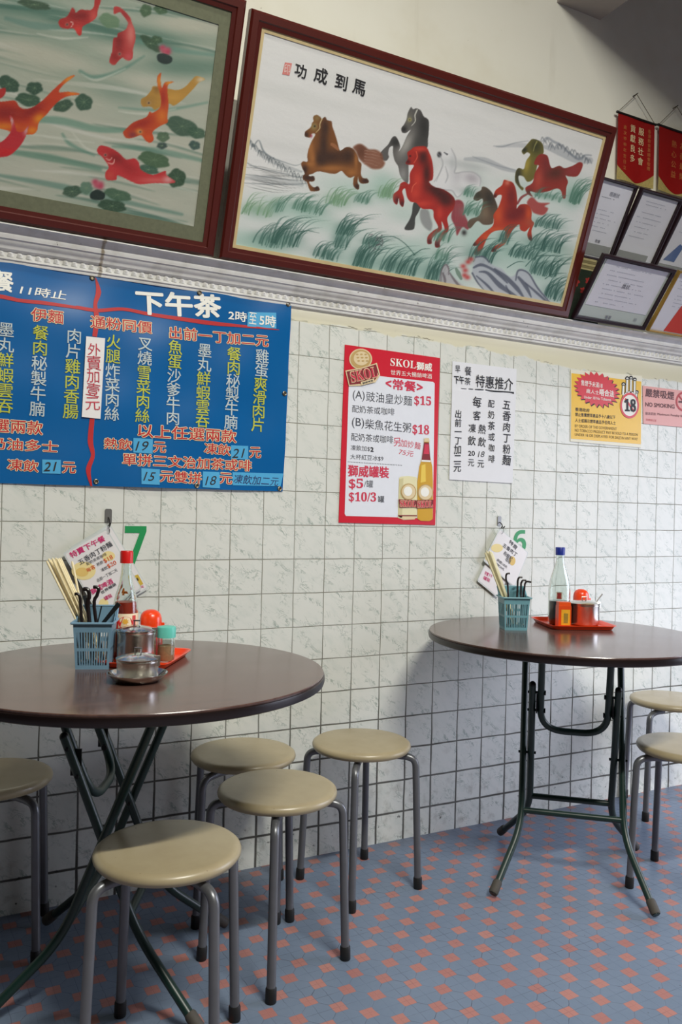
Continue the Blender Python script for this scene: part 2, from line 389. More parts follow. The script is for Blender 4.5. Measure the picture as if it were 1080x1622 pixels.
struct(MB().box((XL, YF, -0.12), (XR, 0.15, 0)).build('floor', floor_material()))
m_ceil = mat('ceiling_paint', (176, 168, 160), 0.8, var=0.03, scale=3)
struct(MB().box((XL, YF, ZC), (XR, 0.15, ZC + 0.12)).build('ceiling', m_ceil))
struct(MB().box((XL, YF - 0.15, 0), (XR, YF, ZC)).build('wall_front', mat('front_wall_paint', (92, 88, 84), 0.8, var=0.03, scale=3)))  # unseen wall behind the camera, added for the steel pots to reflect
struct(MB().box((2.105, YF, 3.045), (2.323, 0.0, ZC)).build('trim_2', m_ceil))
# plaster cornice with a row of shell beads
def cornice():
    t = NT('cornice_plaster'); co = t.coord(); x, y, z = t.sep(co)
    n = t.noise(co, 18, 4); c = t.mix(t.step(n, 0.4, 0.75), (232, 232, 228), (212, 211, 204))
    seam = t.math('SUBTRACT', 1.0, t.step(t.math('ABSOLUTE', t.math('SUBTRACT', x, t.math('ADD', 0.452, t.math('MULTIPLY', t.math('SUBTRACT', t.noise(co, 60, 2), 0.5), 0.012)))), 0.002, 0.007))
    c = t.mix(t.math('MULTIPLY', seam, t.math('ADD', 0.25, t.math('MULTIPLY', n, 0.9))), c, (132, 112, 72))
    sp = t.step(t.noise(t.mapping(co, loc=(1, 2, 3)), 75, 2), 0.73, 0.76); c = t.mix(t.math('MULTIPLY', sp, 0.6), c, (90, 82, 70))
    t.set(Base_Color=c, Roughness=0.55)
    prof = [(0, 1.757), (-.010, 1.757), (-.012, 1.761), (-.012, 1.764), (-.017, 1.766), (-.017, 1.771), (-.013, 1.773), (-.015, 1.788), (-.024, 1.790), (-.026, 1.793), (-.027, 1.797), (-.031, 1.800), (-.036, 1.803), (-.040, 1.808), (-.042, 1.812), (-.046, 1.813), (-.047, 1.816), (-.0490, 1.819), (-.0500, 1.825), (-.0520, 1.831), (-.0560, 1.836), (-.062, 1.8385), (-.074, 1.839), (-.076, 1.840), (-.076, 1.843), (0, 1.843)]
    mb = MB(); k = len(prof); mb.add([(X, p[0], p[1]) for X in (XL, 4.6) for p in prof], [(i, (i + 1) % k, k + (i + 1) % k, k + i) for i in range(k)] + [tuple(range(k - 1, -1, -1)), tuple(range(k, 2 * k))])
    X = -0.3
    while X < 4.5:                              # each bead: a little half shell leaning out of the band
        vs_ = []; fs_ = []
        for j in range(5):
            a = math.pi * j / 4
            for dz, dy in ((0.0, 0.0), (0.008, -.0055), (0.0125, -.001)):
                w = 0.0085 * (1 - dz * 22)
                vs_.append((X + math.cos(a) * w, -.0135 + dy * math.sin(a) - 0.002 * math.sin(a), 1.774 + dz))
        for j in range(4):
            for q in range(2): fs_.append((j * 3 + q, j * 3 + 3 + q, j * 3 + 4 + q, j * 3 + 1 + q))
        fs_.append((0, 3, 6, 9, 12)); mb.add(vs_, fs_); X += 0.0235
    struct(mb.build('trim_1', t.m, angle=50))
cornice()

# ================================================================== TABLES AND STOOLS
def wood_top():
    t = NT('brown_woodgrain_laminate'); co = t.coord()
    n = t.noise(t.mapping(co, scale=(2.2, 34, 1), rot=(0, 0, R(24))), 3.2, 5, 0.6, 0.3); n2 = t.noise(co, 4.0, 3)
    c = t.mix(t.step(n, 0.3, 0.72), (78, 56, 49), (100, 74, 65)); c = t.mix(t.math('MULTIPLY', n2, 0.4), c, (80, 58, 52))
    sc = t.step(t.noise(t.mapping(co, scale=(1, 1, 1), loc=(3, 3, 3)), 90, 2), 0.70, 0.75); c = t.mix(t.math('MULTIPLY', sc, 0.2), c, (140, 118, 104))
    t.set(Base_Color=c, Roughness=t.mixf(n2, 0.16, 0.28), Coat_Weight=0.25, Coat_Roughness=0.12); return t.m
m_top = wood_top()
m_edge = mat('dark_brown_edge_band', (24, 15, 14), 0.30, var=0.08)
m_green = mat('dark_green_enamel', (20, 46, 40), 0.38, var=0.15, scale=12)
m_bolt = mat('dark_bolt', (30, 32, 32), 0.4, 0.6)
m_rubg = mat('grey_rubber_foot', (70, 66, 60), 0.7, var=0.15)
TH = 0.75
def table(label, fc, fa, tc, tr, flip):
    root = thing('folding_table', label, 'table', (tc[0], tc[1], 0)); o3 = np.array([tc[0], tc[1], 0])
    W = np.array([math.cos(fa), math.sin(fa)]); D = np.array([-W[1], W[0]])
    L = lambda w, d, z: np.array([*(np.array(fc) + w * W + d * D), z])
    MB().lathe([(1e-6, TH - .006), (tr - .004, TH - .006), (tr - .003, TH - .002), (tr - .004, TH - .0004), (tr - .010, TH), (1e-6, TH)], (tc[0], tc[1], 0), 96).build('tabletop', m_top, root)
    MB().lathe([(1e-6, TH - .026), (tr - .008, TH - .026), (tr - .002, TH - .023), (tr, TH - .015), (tr - .001, TH - .007), (tr - .004, TH - .0055), (1e-6, TH - .0055)], (tc[0], tc[1], 0), 96).build('edge_band', m_edge, root)
    dt, zb, db, w1, w2, fw, fd, zt = 0.139, 0.164, 0.08, 0.149, 0.125, 0.223, 0.237, TH - 0.030
    rt = 0.0105
    def lerp(a, b, z): t = (z - a[2]) / (b[2] - a[2]); return a + (b - a) * t
    for sgn, w, nm in ((1, w1, 'outer'), (-1, w2, 'inner')):
        for side in (-1, 1):
            top = L(side * w, sgn * dt, zt); bend = L(side * w, -sgn * db, zb); foot = L(side * fw, -sgn * fd, 0.012)
            if sgn < 0: top = lerp(top, bend, 0.600)             # the inner legs stop at the pivot plates
            leg = MB().tube(arc([top, bend, foot], 0.07, 8), rt, 14).build('leg', m_green, root)
            dd = (foot - bend) / np.linalg.norm(foot - bend); fe = L(side * fw, -sgn * fd, 0.0145)
            MB().tube([fe - dd * 0.040, fe - dd * 0.035, fe - dd * 0.004, fe], [0.0115, 0.0135, 0.0140, 0.0125], 14).build('rubber_foot', m_rubg, leg)
            if sgn < 0: MB().sphere(top, 0.0106, 14).build('leg_cap', m_bolt, leg)
        zc = 0.205 if sgn > 0 else 0.210
        a, b = lerp(L(-w, sgn * dt, zt), L(-w, -sgn * db, zb), zc), lerp(L(w, sgn * dt, zt), L(w, -sgn * db, zb), zc)
        MB().tube([a, b], 0.0095, 12).build('crossbar', m_green, root)
    wu = 0.099; a0, b0 = L(0, -dt, zt), L(0, db, zb)
    fU = lambda w, z: np.array([*(lerp(a0, b0, z)[:2] + w * W), z])
    MB().tube(arc([fU(-wu, zt), fU(-wu, 0.450), fU(wu, 0.450), fU(wu, zt)], 0.075, 10), rt, 14).build('support_loop', m_green, root)
    for side in (-1, 1):
        for z in (0.575, 0.515):
            c0, c1 = fU(side * (wu - .014), z), fU(side * (w2 + .014), z)
            MB().tube([c0, c1], 0.0042, 10).tube([c0, c0 + (c1 - c0) * .08], .0075, 10).build('bolt', m_bolt, root)
        q = fU(side * (wu + .0125), 0.54); pl = Plane(q, (*D, 0), (0, 0, 1)); MB().pbox(pl, -.012, .012, -.030, .030, -.002, .002).build('pivot_plate', m_bolt, root)
        tc_ = dt / (dt + db); zx = zt + (zb - zt) * tc_
        c0, c1 = L(side * (w2 - .015), 0, zx), L(side * (w1 + .015), 0, zx)
        MB().tube([c0, c1], 0.0042, 10).build('bolt', m_bolt, root)
    a, b = L(-w1 - .02, dt, zt + .003), L(w1 + .02, dt, zt + .003)
    MB().tube([a, b], 0.008, 10).build('top_rail', m_green, root)
    a, b = L(-wu - .02, -dt, zt + .003), L(wu + .02, -dt, zt + .003)
    MB().tube([a, b], 0.008, 10).build('top_rail', m_green, root)
    return root
T1C, T1R, T2C, T2R = (0.459, -0.530), 0.418, (1.811, -0.439), 0.427
table('round brown folding table under the green 7, its dark green legs crossing in an X', (0.446, -0.409), -2.033, T1C, T1R, 0)
table('round brown folding table under the green 6, beside the yellow tobacco sign', (1.840, -0.447), -0.717, T2C, T2R, 1)

def seat_material():
    t = NT('cream_seat_plastic'); co = t.coord(); n = t.noise(co, 9, 4); n2 = t.noise(t.mapping(co, scale=(1, 6, 1)), 14, 3)
    c = t.mix(t.step(n, 0.35, 0.75), (168, 156, 126), (156, 143, 114)); c = t.mix(t.math('MULTIPLY', n2, 0.25), c, (170, 152, 116))
    sp = t.step(t.noise(t.mapping(co, loc=(7, 1, 0)), 55, 2), 0.735, 0.76); c = t.mix(t.math('MULTIPLY', sp, 0.6), c, (92, 78, 56))
    t.set(Base_Color=c, Roughness=t.mixf(n, 0.30, 0.45), Coat_Weight=0.2, Coat_Roughness=0.2); return t.m
m_seat = seat_material(); m_leg = mat('grey_painted_steel', (112, 114, 118), 0.36, 0.55, var=0.06); m_blk = mat('black_rubber', (20, 20, 20), 0.6)
def make_stool(label):
    root = thing('round_stool', label, 'stool', (0, 0, 0), 0, 'round cream stools around the two tables')
    h = 0.43; r = 0.148
    MB().lathe([(1e-6, h - .026), (r - .016, h - .026), (r - .006, h - .0235), (r - .001, h - .017), (r, h - .012), (r - .002, h - .006), (r - .008, h - .0015), (r - .018, h), (1e-6, h)], n=72).build('seat', m_seat, root)
    for k in range(4):
        a = math.pi / 2 * k; d = np.array([math.cos(a), math.sin(a), 0]); Z = np.array([0, 0, 1.0])
        p = arc([d * 0.060 + Z * 0.388, d * 0.110 + Z * 0.392, d * 0.163 + Z * 0.386, d * 0.1775 + Z * 0.012], 0.052, 9)
        lg = MB().tube(p, 0.0105, 14).build('leg', m_leg, root)
        f = d * 0.1778; MB().tube([f + Z * 0.034 - d * .0013, f + Z * 0.030 - d * .001, f + Z * 0.002, f], [0.0115, 0.0130, 0.0130, 0.0120], 14).build('rubber_foot', m_blk, lg)
    # mounting plate under the seat
    MB().lathe([(1e-6, h - .034), (0.064, h - .034), (0.066, h - .0255), (1e-6, h - .0255)], n=32).build('mounting_plate', m_leg, root)
    return root
stools = [((0.473, -0.742), 16, 'cream round stool nearest the camera, tucked under the front of the table numbered 7'),
          ((0.815, -0.506), -25, 'cream stool right of the nearest stool, standing in front of two others by the wall'),
          ((0.845, -0.192), -62, 'cream round stool against the wall, half hidden behind another stool beside the table numbered 7'),
          ((1.206, -0.231), -35, 'cream round stool standing alone by the tiled wall between the two tables'),
          ((0.190, -0.132), -57, 'cream round stool in shadow under the far left side of the table numbered 7'),
          ((2.105, -0.658), -20, 'cream round stool right of the table numbered 6, nearer of the two there'),
          ((2.585, -0.185), 15, 'cream round stool right of the table numbered 6, farther one close to the wall')]
st0 = None
for (x, y), a, lb in stools:
    if st0 is None: st0 = make_stool(lb); st0.location = (x, y, 0); st0.rotation_euler = (0, 0, R(a))
    else: dup(st0, (x, y, 0), R(a), lb)

# ================================================================== ON THE TABLES
m_blue = mat('grey_blue_plastic', (112, 148, 172), 0.42, var=0.05)
m_teal = mat('pale_teal_plastic', (110, 160, 172), 0.42, var=0.05)
m_orange = mat('orange_red_plastic', (236, 66, 18), 0.28, var=0.03, Coat_Weight=0.3)
m_steel = mat('stainless_steel', (224, 222, 216), 0.16, 1.0, var=0.03, scale=8)
m_steel2 = mat('stainless_steel_spun', (216, 214, 208), 0.24, 1.0, var=0.05, scale=60)
m_bamboo = mat('pale_bamboo', (238, 224, 182), 0.55, var=0.06, scale=60)
m_bamboo2 = mat('pale_plastic_ivory', (224, 216, 176), 0.45, var=0.06)
m_black = mat('black_plastic_handle', (28, 20, 20), 0.3, var=0.1)
m_redcap = mat('red_cap_plastic', (206, 26, 24), 0.35)
m_bluecap = mat('dark_blue_cap', (22, 44, 140), 0.4)
m_mint = mat('turquoise_lid_plastic', (96, 196, 180), 0.4)
m_white = mat('white_print', (236, 236, 232), 0.6, var=0.02)
def glass(name, color, rough=0.03):
    t = NT(name); n = t.noise(t.coord(), 20, 2)
    t.set(Base_Color=t.mix(n, color, tuple(min(255, c + 6) for c in color)), Roughness=rough, Transmission_Weight=1.0, IOR=1.45); return t.m
m_glass = glass('clear_bottle_glass', (236, 244, 240)); m_glassg = glass('pale_bottle_glass', (238, 244, 240))
m_chili = mat('red_chili_sauce', (176, 44, 14), 0.35, var=0.12, scale=60)
m_soy = mat('dark_soy_sauce', (44, 12, 6), 0.15, var=0.1)
m_pepper = mat('beige_pepper_powder', (196, 158, 120), 0.9, var=0.15, scale=220)

def local(c, a):
    ca, sa = math.cos(a), math.sin(a)
    return lambda x, y, z: np.array([c[0] + x * ca - y * sa, c[1] + x * sa + y * ca, TH + z])
def basket(c, a, mt, label, wt=0.042, wb=0.036, dt_=0.040, db_=0.034):
    root = thing('cutlery_basket', label, 'basket', (*c, TH), 0, 'plastic cutlery baskets'); Lc = local(c, a)
    mb = MB(); hf = 0.103; hb = 0.133
    def panel(P0, P1, T0, T1, h, slots, top):   # corner points at the bottom and top of one wall, left to right
        def q(s, t): return (P0 + (P1 - P0) * s) * (1 - t) + (T0 + (T1 - T0) * s) * t
        nrm = np.cross(P1 - P0, T0 - P0); nrm /= np.linalg.norm(nrm); th = 0.0016
        def slab(s0, s1, t0, t1):
            cs = [q(s0, t0), q(s1, t0), q(s1, t1), q(s0, t1)]; mb.hexa([p - nrm * th for p in cs] + [p for p in cs])
        slab(0, 1, 0, 0.07); slab(0, 1, 0.385, 0.45); slab(0, 1, top, 1.0)
        for t0, t1 in ((0.07, 0.385), (0.45, top)):
            slab(0, 0.07, t0, t1); slab(0.93, 1, t0, t1)
            for i in range(1, slots):
                s0 = 0.07 + 0.86 * i / slots; slab(s0 - 0.017, s0 + 0.017, t0, t1)
    def cn(w, d, z): return [Lc(-w, -d, z), Lc(w, -d, z), Lc(w, d, z), Lc(-w, d, z)]
    B = cn(wb, db_, 0.0015); Tt = cn(wt, dt_, hf); Tb = cn(wt + .001, dt_ + .001, hb)
    panel(B[0], B[1], Tt[0], Tt[1], hf, 12, 0.80)
    panel(B[1], B[2], Tt[1], Tt[2] * 0 + Tb[2] * 0 + Lc(wt, dt_, hf), hf, 10, 0.80)
    panel(B[2], B[3], Tb[2], Tb[3], hb, 12, 0.66); panel(B[3], B[0], Lc(-wt, dt_, hf), Tt[0], hf, 10, 0.80)
    mb.hexa([*cn(wb, db_, 0.0), *cn(wb, db_, 0.0022)])
    mb.build('basket_body', mt, root, angle=20)
    rim = MB(); e = 0.003
    for p0, p1 in ((Lc(-wt - e, -dt_ - e, hf), Lc(wt + e, -dt_ - e, hf)), (Lc(wt + e, -dt_ - e, hf), Lc(wt + e, dt_, hf)), (Lc(-wt - e, dt_, hf), Lc(-wt - e, -dt_ - e, hf))): rim.tube([p0, p1], 0.0028, 8)
    rim.tube([Lc(wt + e, dt_ * .2, hf), Lc(wt + .002, dt_ + .002, hb)], 0.0022, 8).tube([Lc(-wt - e, dt_ * .2, hf), Lc(-wt - .002, dt_ + .002, hb)], 0.0022, 8)
    rim.tube([Lc(-wt, dt_ + .001, hb), Lc(wt, dt_ + .001, hb)], 0.0026, 8)
    rim.build('rim', mt, root)
    # raised side wings rising to the back panel
    wg = MB()
    for s in (-1, 1):
        p = [Lc(s * wt, -dt_ * .1, hf), Lc(s * wt, dt_, hf), Lc(s * wt, dt_, hb)]; k = np.array([-s * 0.0015 * math.cos(a), -s * 0.0015 * math.sin(a), 0])
        wg.add([*p, *[x + k for x in p]], [(0, 1, 2), (5, 4, 3), (0, 3, 4, 1), (1, 4, 5, 2), (2, 5, 3, 0)])
    wg.build('side_wing', mt, root, angle=20)
    return Lc
def pxat(crop, p, ref):                         # a point seen at p, at the distance of ref
    d = ray(*crop(p)); t = ((np.array(ref) - CAM) @ FF) / (d @ FF); return CAM + d * t
KL = Crop(50, 790, 330, 1080); KR = Crop(730, 800, 1030, 1080)
aB1, aB2 = R(-20), R(-24)
c1 = (0.372, -0.470); L1 = basket(c1, aB1, m_blue, 'grey-blue slotted plastic cutlery basket on the table numbered 7')
c2 = (1.716, -0.300); L2 = basket(c2, aB2, m_teal, 'pale teal slotted plastic cutlery basket on the table numbered 6')
def stick(name, a, b, r0, r1, mt, label, cat, group):
    o = np.array(a, float); ob = MB().tube([a, np.array(a) + (np.array(b) - np.array(a)) * .97, b], [r0, r1, r1 * .7], 8).build(name, mt, origin=o)
    return tag(ob, label, cat, group)
ref = (*c1, 0.80)
tops = [(92, 380), (104, 366), (116, 372), (126, 362), (136, 370), (146, 361), (156, 366), (166, 364), (176, 362)]
for i, p in enumerate(tops):
    a = L1(0.004 + 0.0026 * i, 0.013 + 0.006 * (i % 3), 0.006); b = pxat(KL, p, (ref[0], ref[1] + 0.012 * (i % 3) - .01, 1))
    stick('chopstick', a, b, 0.0016, 0.0026, m_bamboo, 'one of the pale bamboo chopsticks leaning left in the grey-blue basket', 'chopstick', 'bamboo chopsticks in the grey-blue basket')
stick('chopstick', L1(-0.008, 0.029, 0.006), pxat(KL, (247, 382), (ref[0], ref[1] + 0.02, 1)), 0.0017, 0.0028, m_bamboo, 'single bamboo chopstick standing apart, before the tilted menu card in the grey-blue basket', 'chopstick', 'bamboo chopsticks in the grey-blue basket')
ref2 = (*c2, 0.80)
for i, p in enumerate([(138, 272), (146, 262), (154, 268), (162, 262), (170, 266), (176, 272)]):
    a = L2(0.004 + 0.003 * i, 0.004 + 0.006 * (i % 3), 0.006); b = pxat(KR, p, (ref2[0], ref2[1] + 0.012 * (i % 3) - .01, 1))
    stick('chopstick', a, b, 0.0022, 0.0034, m_bamboo2, 'one of the ivory chopsticks bundled in the pale teal basket', 'chopstick', 'ivory chopsticks in the pale teal basket')
def hooked_spoon(crop, pts, base, ref, label, group, r=0.0034, flat=0.0):
    root = thing('soup_spoon', label, 'spoon', base, 0, group)
    P = [np.array(base, float)] + [pxat(crop, p, ref) for p in pts]
    MB().tube(list(catmull(P, 4, closed=False)), r, 10).build('handle', m_black, root)
    b = np.array(base, float); MB().lathe([(1e-6, 0), (0.006, 0.001), (0.009, 0.006), (0.0098, 0.012), (0.0085, 0.011), (0.005, 0.004), (1e-6, 0.003)], b - np.array([0, 0, 0.002]), 18).build('spoon_bowl', m_steel, root)
r1 = (*c1, 1)
hooked_spoon(KL, [(300, 660), (297, 610), (285, 583), (265, 582)], L1(-0.018, -0.018, 0.008), r1, 'black spoon with short curled handle, lowest of the three hooks in the grey-blue basket', 'black hooked spoons in the grey-blue basket')
hooked_spoon(KL, [(345, 660), (352, 600), (348, 563), (335, 552), (318, 553)], L1(0.001, -0.020, 0.008), r1, 'black spoon with thick hooked handle, middle of the three hooks in the grey-blue basket', 'black hooked spoons in the grey-blue basket', 0.0048)
hooked_spoon(KL, [(383, 665), (400, 590), (410, 556), (400, 541), (378, 540)], L1(0.021, -0.014, 0.008), r1, 'black spoon with tallest hooked handle at the right in the grey-blue basket', 'black hooked spoons in the grey-blue basket', 0.0040)
r2 = (*c2, 1)
for pts, bx, lb in (([(268, 470), (258, 430), (258, 398), (268, 390), (279, 390)], (-0.020, -0.022), 'leftmost black hooked spoon, beside the ivory chopsticks in the pale teal basket'),
                    ([(322, 470), (324, 430), (332, 413), (350, 412)], (0.002, -0.021), 'tallest of the three close-set black spoons in the pale teal basket'),
                    ([(342, 472), (346, 440), (354, 429), (372, 430)], (0.023, -0.021), 'middle of the three close-set black spoons in the pale teal basket'),
                    ([(362, 474), (366, 448), (376, 436), (400, 440)], (0.024, 0.004), 'lowest black spoon at the right edge of the pale teal basket')):
    hooked_spoon(KR, pts, L2(*bx, 0.008), r2, lb, 'black hooked spoons in the pale teal basket', 0.0030)
# flat dark blades standing in the left basket
def blade(pa, pb, w, mt, name, label, cat):
    A, B = pxat(KL, pa, r1), pxat(KL, pb, r1); d = (B - A) / np.linalg.norm(B - A); s = np.cross(d, FF); s /= np.linalg.norm(s); n = np.cross(s, d)
    mb = MB(); cs = []
    for nn in (-.001, .001): cs += [A - s * w * .35 + n * nn, A + s * w * .35 + n * nn, B + s * w * .5 + n * nn, B - s * w * .5 + n * nn]
    mb.hexa(cs); tag(mb.build(name, mt, origin=A), label, cat)
m_dkst = mat('dull_dark_steel', (86, 88, 90), 0.32, 0.9)
blade((372, 840), (322, 592), 0.0075, mat('black_spatula', (40, 44, 48), 0.4), 'spoon', 'long dark spoon handle slanting across the front of the grey-blue basket', 'spoon')
blade((432, 765), (535, 640), 0.0110, m_dkst, 'fork', 'dull steel fork handle leaning out to the right of the grey-blue basket', 'fork')
blade((402, 765), (428, 655), 0.0030, m_dkst, 'teaspoon', 'thin steel teaspoon handle standing in the front of the grey-blue basket', 'spoon')

def tray(c, a, lx, ly, label):
    root = thing('condiment_tray', label, 'tray', (*c, TH), 0, 'orange plastic condiment trays'); Lc = local(c, a)
    def ring(hx, hy, z, rc):
        out = []
        for sx, sy, a0 in ((1, 1, 0), (-1, 1, 90), (-1, -1, 180), (1, -1, 270)):
            for k in range(5):
                q = R(a0 + 90 * k / 4); out.append(Lc(sx * (hx - rc) + rc * math.cos(q), sy * (hy - rc) + rc * math.sin(q), z))
        return out
    rings = [ring(lx - .012, ly - .012, 0.0005, .02), ring(lx - .009, ly - .009, 0.001, .02), ring(lx, ly, 0.014, .026), ring(lx + .003, ly + .003, 0.015, .028), ring(lx + .003, ly + .003, 0.0135, .028), ring(lx - .002, ly - .002, 0.0135, .025), ring(lx - .013, ly - .013, 0.0030, .02)]
    n = len(rings[0]); mb = MB(); mb.add([p for r_ in rings for p in r_], [tuple(range(n - 1, -1, -1))] + [(i * n + j, i * n + (j + 1) % n, (i + 1) * n + (j + 1) % n, (i + 1) * n + j) for i in range(len(rings) - 1) for j in range(n)] + [tuple(range((len(rings) - 1) * n, len(rings) * n))])
    mb.build('tray_body', m_orange, root)
    gr = MB()
    for s in (-1, 1): gr.tube([Lc(s * (lx - .03), -ly * .55, .0038), Lc(s * (lx - .03), ly * .55, .0038)], .0012, 6)
    gr.build('base_rib', m_orange, root)
    return Lc
tray((0.493, -0.443), R(57), 0.108, 0.084, 'orange plastic tray holding condiments on the table numbered 7')
tray((1.961, -0.308), R(-22), 0.108, 0.112, 'orange plastic tray holding condiments on the table numbered 6')
ZT = TH + 0.0035
def steel_pot(c, z, r, h, label, knob=True, loop=None, notch=0.0):
    root = thing('sugar_pot', label, 'pot', (*c, z), 0, 'stainless steel condiment pots'); p = (c[0], c[1], z)
    MB().lathe([(1e-6, .0005), (r - .006, 0), (r - .001, .004), (r, .012), (r, h - .012), (r + .001, h - .010), (r + .001, h - .006), (r - .001, h - .004), (r - .002, h - .006), (r - .002, .006), (1e-6, .005)], p, 48).build('pot_body', m_steel2, root)
    lid = MB().lathe([(1e-6, h - .0035), (r + .002, h - .0035), (r + .0025, h - .001), (r - .004, h + .002), (r * .62, h + .006), (r * .3, h + .0085), (1e-6, h + .009)], p, 48).build('lid', m_steel, root)
    if knob:
        k = MB(); kz = z + h + .008
        for s in (-1, 1): k.tube([np.array([c[0], c[1], kz]) + RR * s * .0065, np.array([c[0], c[1], kz + .011]) + RR * s * .0065], .0014, 8)
        k.tube([np.array([c[0], c[1], kz + .011]) - RR * .0080, np.array([c[0], c[1], kz + .011]) + RR * .0080], .0018, 8)
        k.build('lid_handle', m_steel, lid)
    hn = np.array([c[0], c[1], z + h]) + RR * (r - .003)
    MB().box(hn + np.array([-.006, -.005, -.018]), hn + np.array([.006, .005, .003])).build('hinge', m_steel2, root)
    return root
p1c = (0.423, -0.660)
rt_ = thing('saucer', 'shallow stainless steel saucer under the front pot on the table numbered 7', 'dish', (*p1c, TH))
MB().lathe([(1e-6, .0005), (.040, 0), (.046, .002), (.058, .014), (.0615, .0175), (.0620, .0185), (.0605, .0185), (.056, .0150), (.044, .0038), (.040, .0028), (1e-6, .0026)], (*p1c, TH), 56).build('dish_body', m_steel, rt_)
steel_pot(p1c, TH + .003, 0.0425, 0.047, 'low stainless steel sugar pot standing in a saucer on the table numbered 7', True)
steel_pot((0.462, -0.487), ZT, 0.0435, 0.080, 'tall stainless steel pot on the orange tray of the table numbered 7', True)
steel_pot((2.004, -0.315), ZT, 0.0510, 0.074, 'stainless steel pot on the orange tray of the table numbered 6', True)
# teaspoon sticking out of the right pot
q0 = np.array([2.022, -0.308, ZT + 0.030]); q1 = pxat(KR, (806, 508), (2.03, -0.30, 1)); sp = thing('teaspoon', 'thin steel teaspoon sticking out of the pot on the table numbered 6', 'spoon', q0)
MB().tube([q0, q1], [.0016, .0030], 8).build('handle', m_steel2, sp); MB().lathe([(1e-6, 0), (.008, .002), (.010, .006), (.007, .004), (1e-6, .002)], q0 - np.array([0, 0, .004]), 16).build('spoon_bowl', m_steel2, sp)

def bottle_prof(pts, th=0.0022):
    inner = [(max(1e-6, r - th), z) for r, z in pts[::-1]]; inner[-1] = (1e-6, pts[0][1] + th); inner[-2] = (pts[1][0] - th, pts[0][1] + th)
    return pts + inner
# chili sauce bottle, left table
bc = (0.454, -0.405); pb = (*bc, ZT); bt = thing('sauce_bottle', 'glass chili sauce bottle with red cap and red label on the table numbered 7', 'bottle', pb)
prof = [(1e-6, 0), (.026, 0), (.0285, .004), (.0295, .012), (.0295, .116), (.0285, .128), (.025, .146), (.0195, .165), (.0155, .182), (.0130, .200), (.0120, .215), (.0120, .230)]
MB().lathe(bottle_prof(prof), pb, 40).build('glass', m_glass, bt)
MB().lathe([(1e-6, .004), (.0245, .004), (.0268, .012), (.0268, .116), (.0262, .124), (.0250, .134), (1e-6, .134)], pb, 36).build('sauce', m_chili, bt)
MB().lathe([(1e-6, .226), (.0150, .226), (.0152, .252), (.0140, .255), (1e-6, .255)], pb, 28).build('cap', m_redcap, bt)
sm = MB()                                        # smears of sauce left on the inside of the neck
for k in range(9):
    a0 = rng.uniform(0, 6.28); z0 = rng.uniform(.136, .168); rr = np.interp(z0, [.128, .146, .165, .182], [.0285, .025, .0195, .0155]) - .0026
    w = rng.uniform(.1, .3); hh = rng.uniform(.006, .014); r2_ = np.interp(z0 + hh, [.128, .146, .165, .182, .2], [.0285, .025, .0195, .0155, .013]) - .0026
    P = [(rr * math.cos(a0 + d), rr * math.sin(a0 + d), z0) for d in (-w, 0, w)] + [(r2_ * math.cos(a0 + d * .4), r2_ * math.sin(a0 + d * .4), z0 + hh) for d in (w, 0, -w)]
    sm.add([(pb[0] + x, pb[1] + y, pb[2] + z) for x, y, z in P], [tuple(range(6))])
sm.build('sauce_smear', mat('orange_sauce_film', (216, 120, 40), 0.4), bt)
lab = MB().lathe([(.0298, .066), (.0300, .0665), (.0300, .1075), (.0298, .108)], pb, 40).build('label', mat('red_cream_bottle_label', (226, 206, 176), 0.5), bt)
def on_cyl(c, r, az, h0, keypts, mt, name, parent):   # flat drawing wrapped on a cylinder; points (metres across, metres up)
    mb = MB(); k = len(keypts); mb.add([(c[0] + r * math.cos(az + x / r), c[1] + r * math.sin(az + x / r), c[2] + h0 + z) for x, z in keypts], [tuple(range(k))]); return mb.build(name, mt, parent)
azc = math.atan2(CAM[1] - bc[1], CAM[0] - bc[0])
on_cyl(pb, .0303, azc, .088, [(.017 * math.cos(t), .014 * math.sin(t)) for t in np.linspace(0, 6.28, 25)[:-1]], mat('red_label_ink', (196, 30, 24), 0.5), 'label_emblem', lab)
on_cyl(pb, .0306, azc, .090, [(.009 * (1 if i % 2 else .6) * math.cos(t), .008 * (1 if i % 2 else .6) * math.sin(t)) for i, t in enumerate(np.linspace(0, 6.28, 17)[:-1])], mat('gold_label_ink', (214, 160, 50), 0.5), 'label_star', lab)
for s in (-1, 1): on_cyl(pb, .0304, azc + s * .72, .086, [(-.005, -.016), (.005, -.016), (.005, .018), (-.005, .018)], mat('red_label_ink', (196, 30, 24), 0.5), 'label_stripe', lab)
# soy sauce bottle, right table
bc2 = (1.917, -0.290); pb2 = (*bc2, ZT); b2 = thing('soy_sauce_bottle', 'pale glass soy sauce bottle with dark blue cap on the table numbered 6', 'bottle', pb2)
prof = [(1e-6, 0), (.032, 0), (.0350, .004), (.0360, .012), (.0360, .112), (.0350, .130), (.0315, .150), (.0250, .172), (.0185, .192), (.0145, .210), (.0130, .225), (.0130, .236)]
MB().lathe(bottle_prof(prof), pb2, 44).build('glass', m_glassg, b2)
MB().lathe([(1e-6, .004), (.0305, .004), (.0332, .012), (.0332, .080), (1e-6, .080)], pb2, 40).build('sauce', m_soy, b2)
MB().lathe([(1e-6, .232), (.0155, .232), (.0160, .256), (.0148, .258), (1e-6, .258)], pb2, 28).build('cap', m_bluecap, b2)
az2 = math.atan2(CAM[1] - bc2[1], CAM[0] - bc2[0])
lb2 = on_cyl(pb2, .0364, az2, .100, [(-.010, -.012), (.010, -.012), (.010, .012), (-.010, .012)], mat('faded_label_paper', (206, 206, 192), 0.6), 'label', b2)
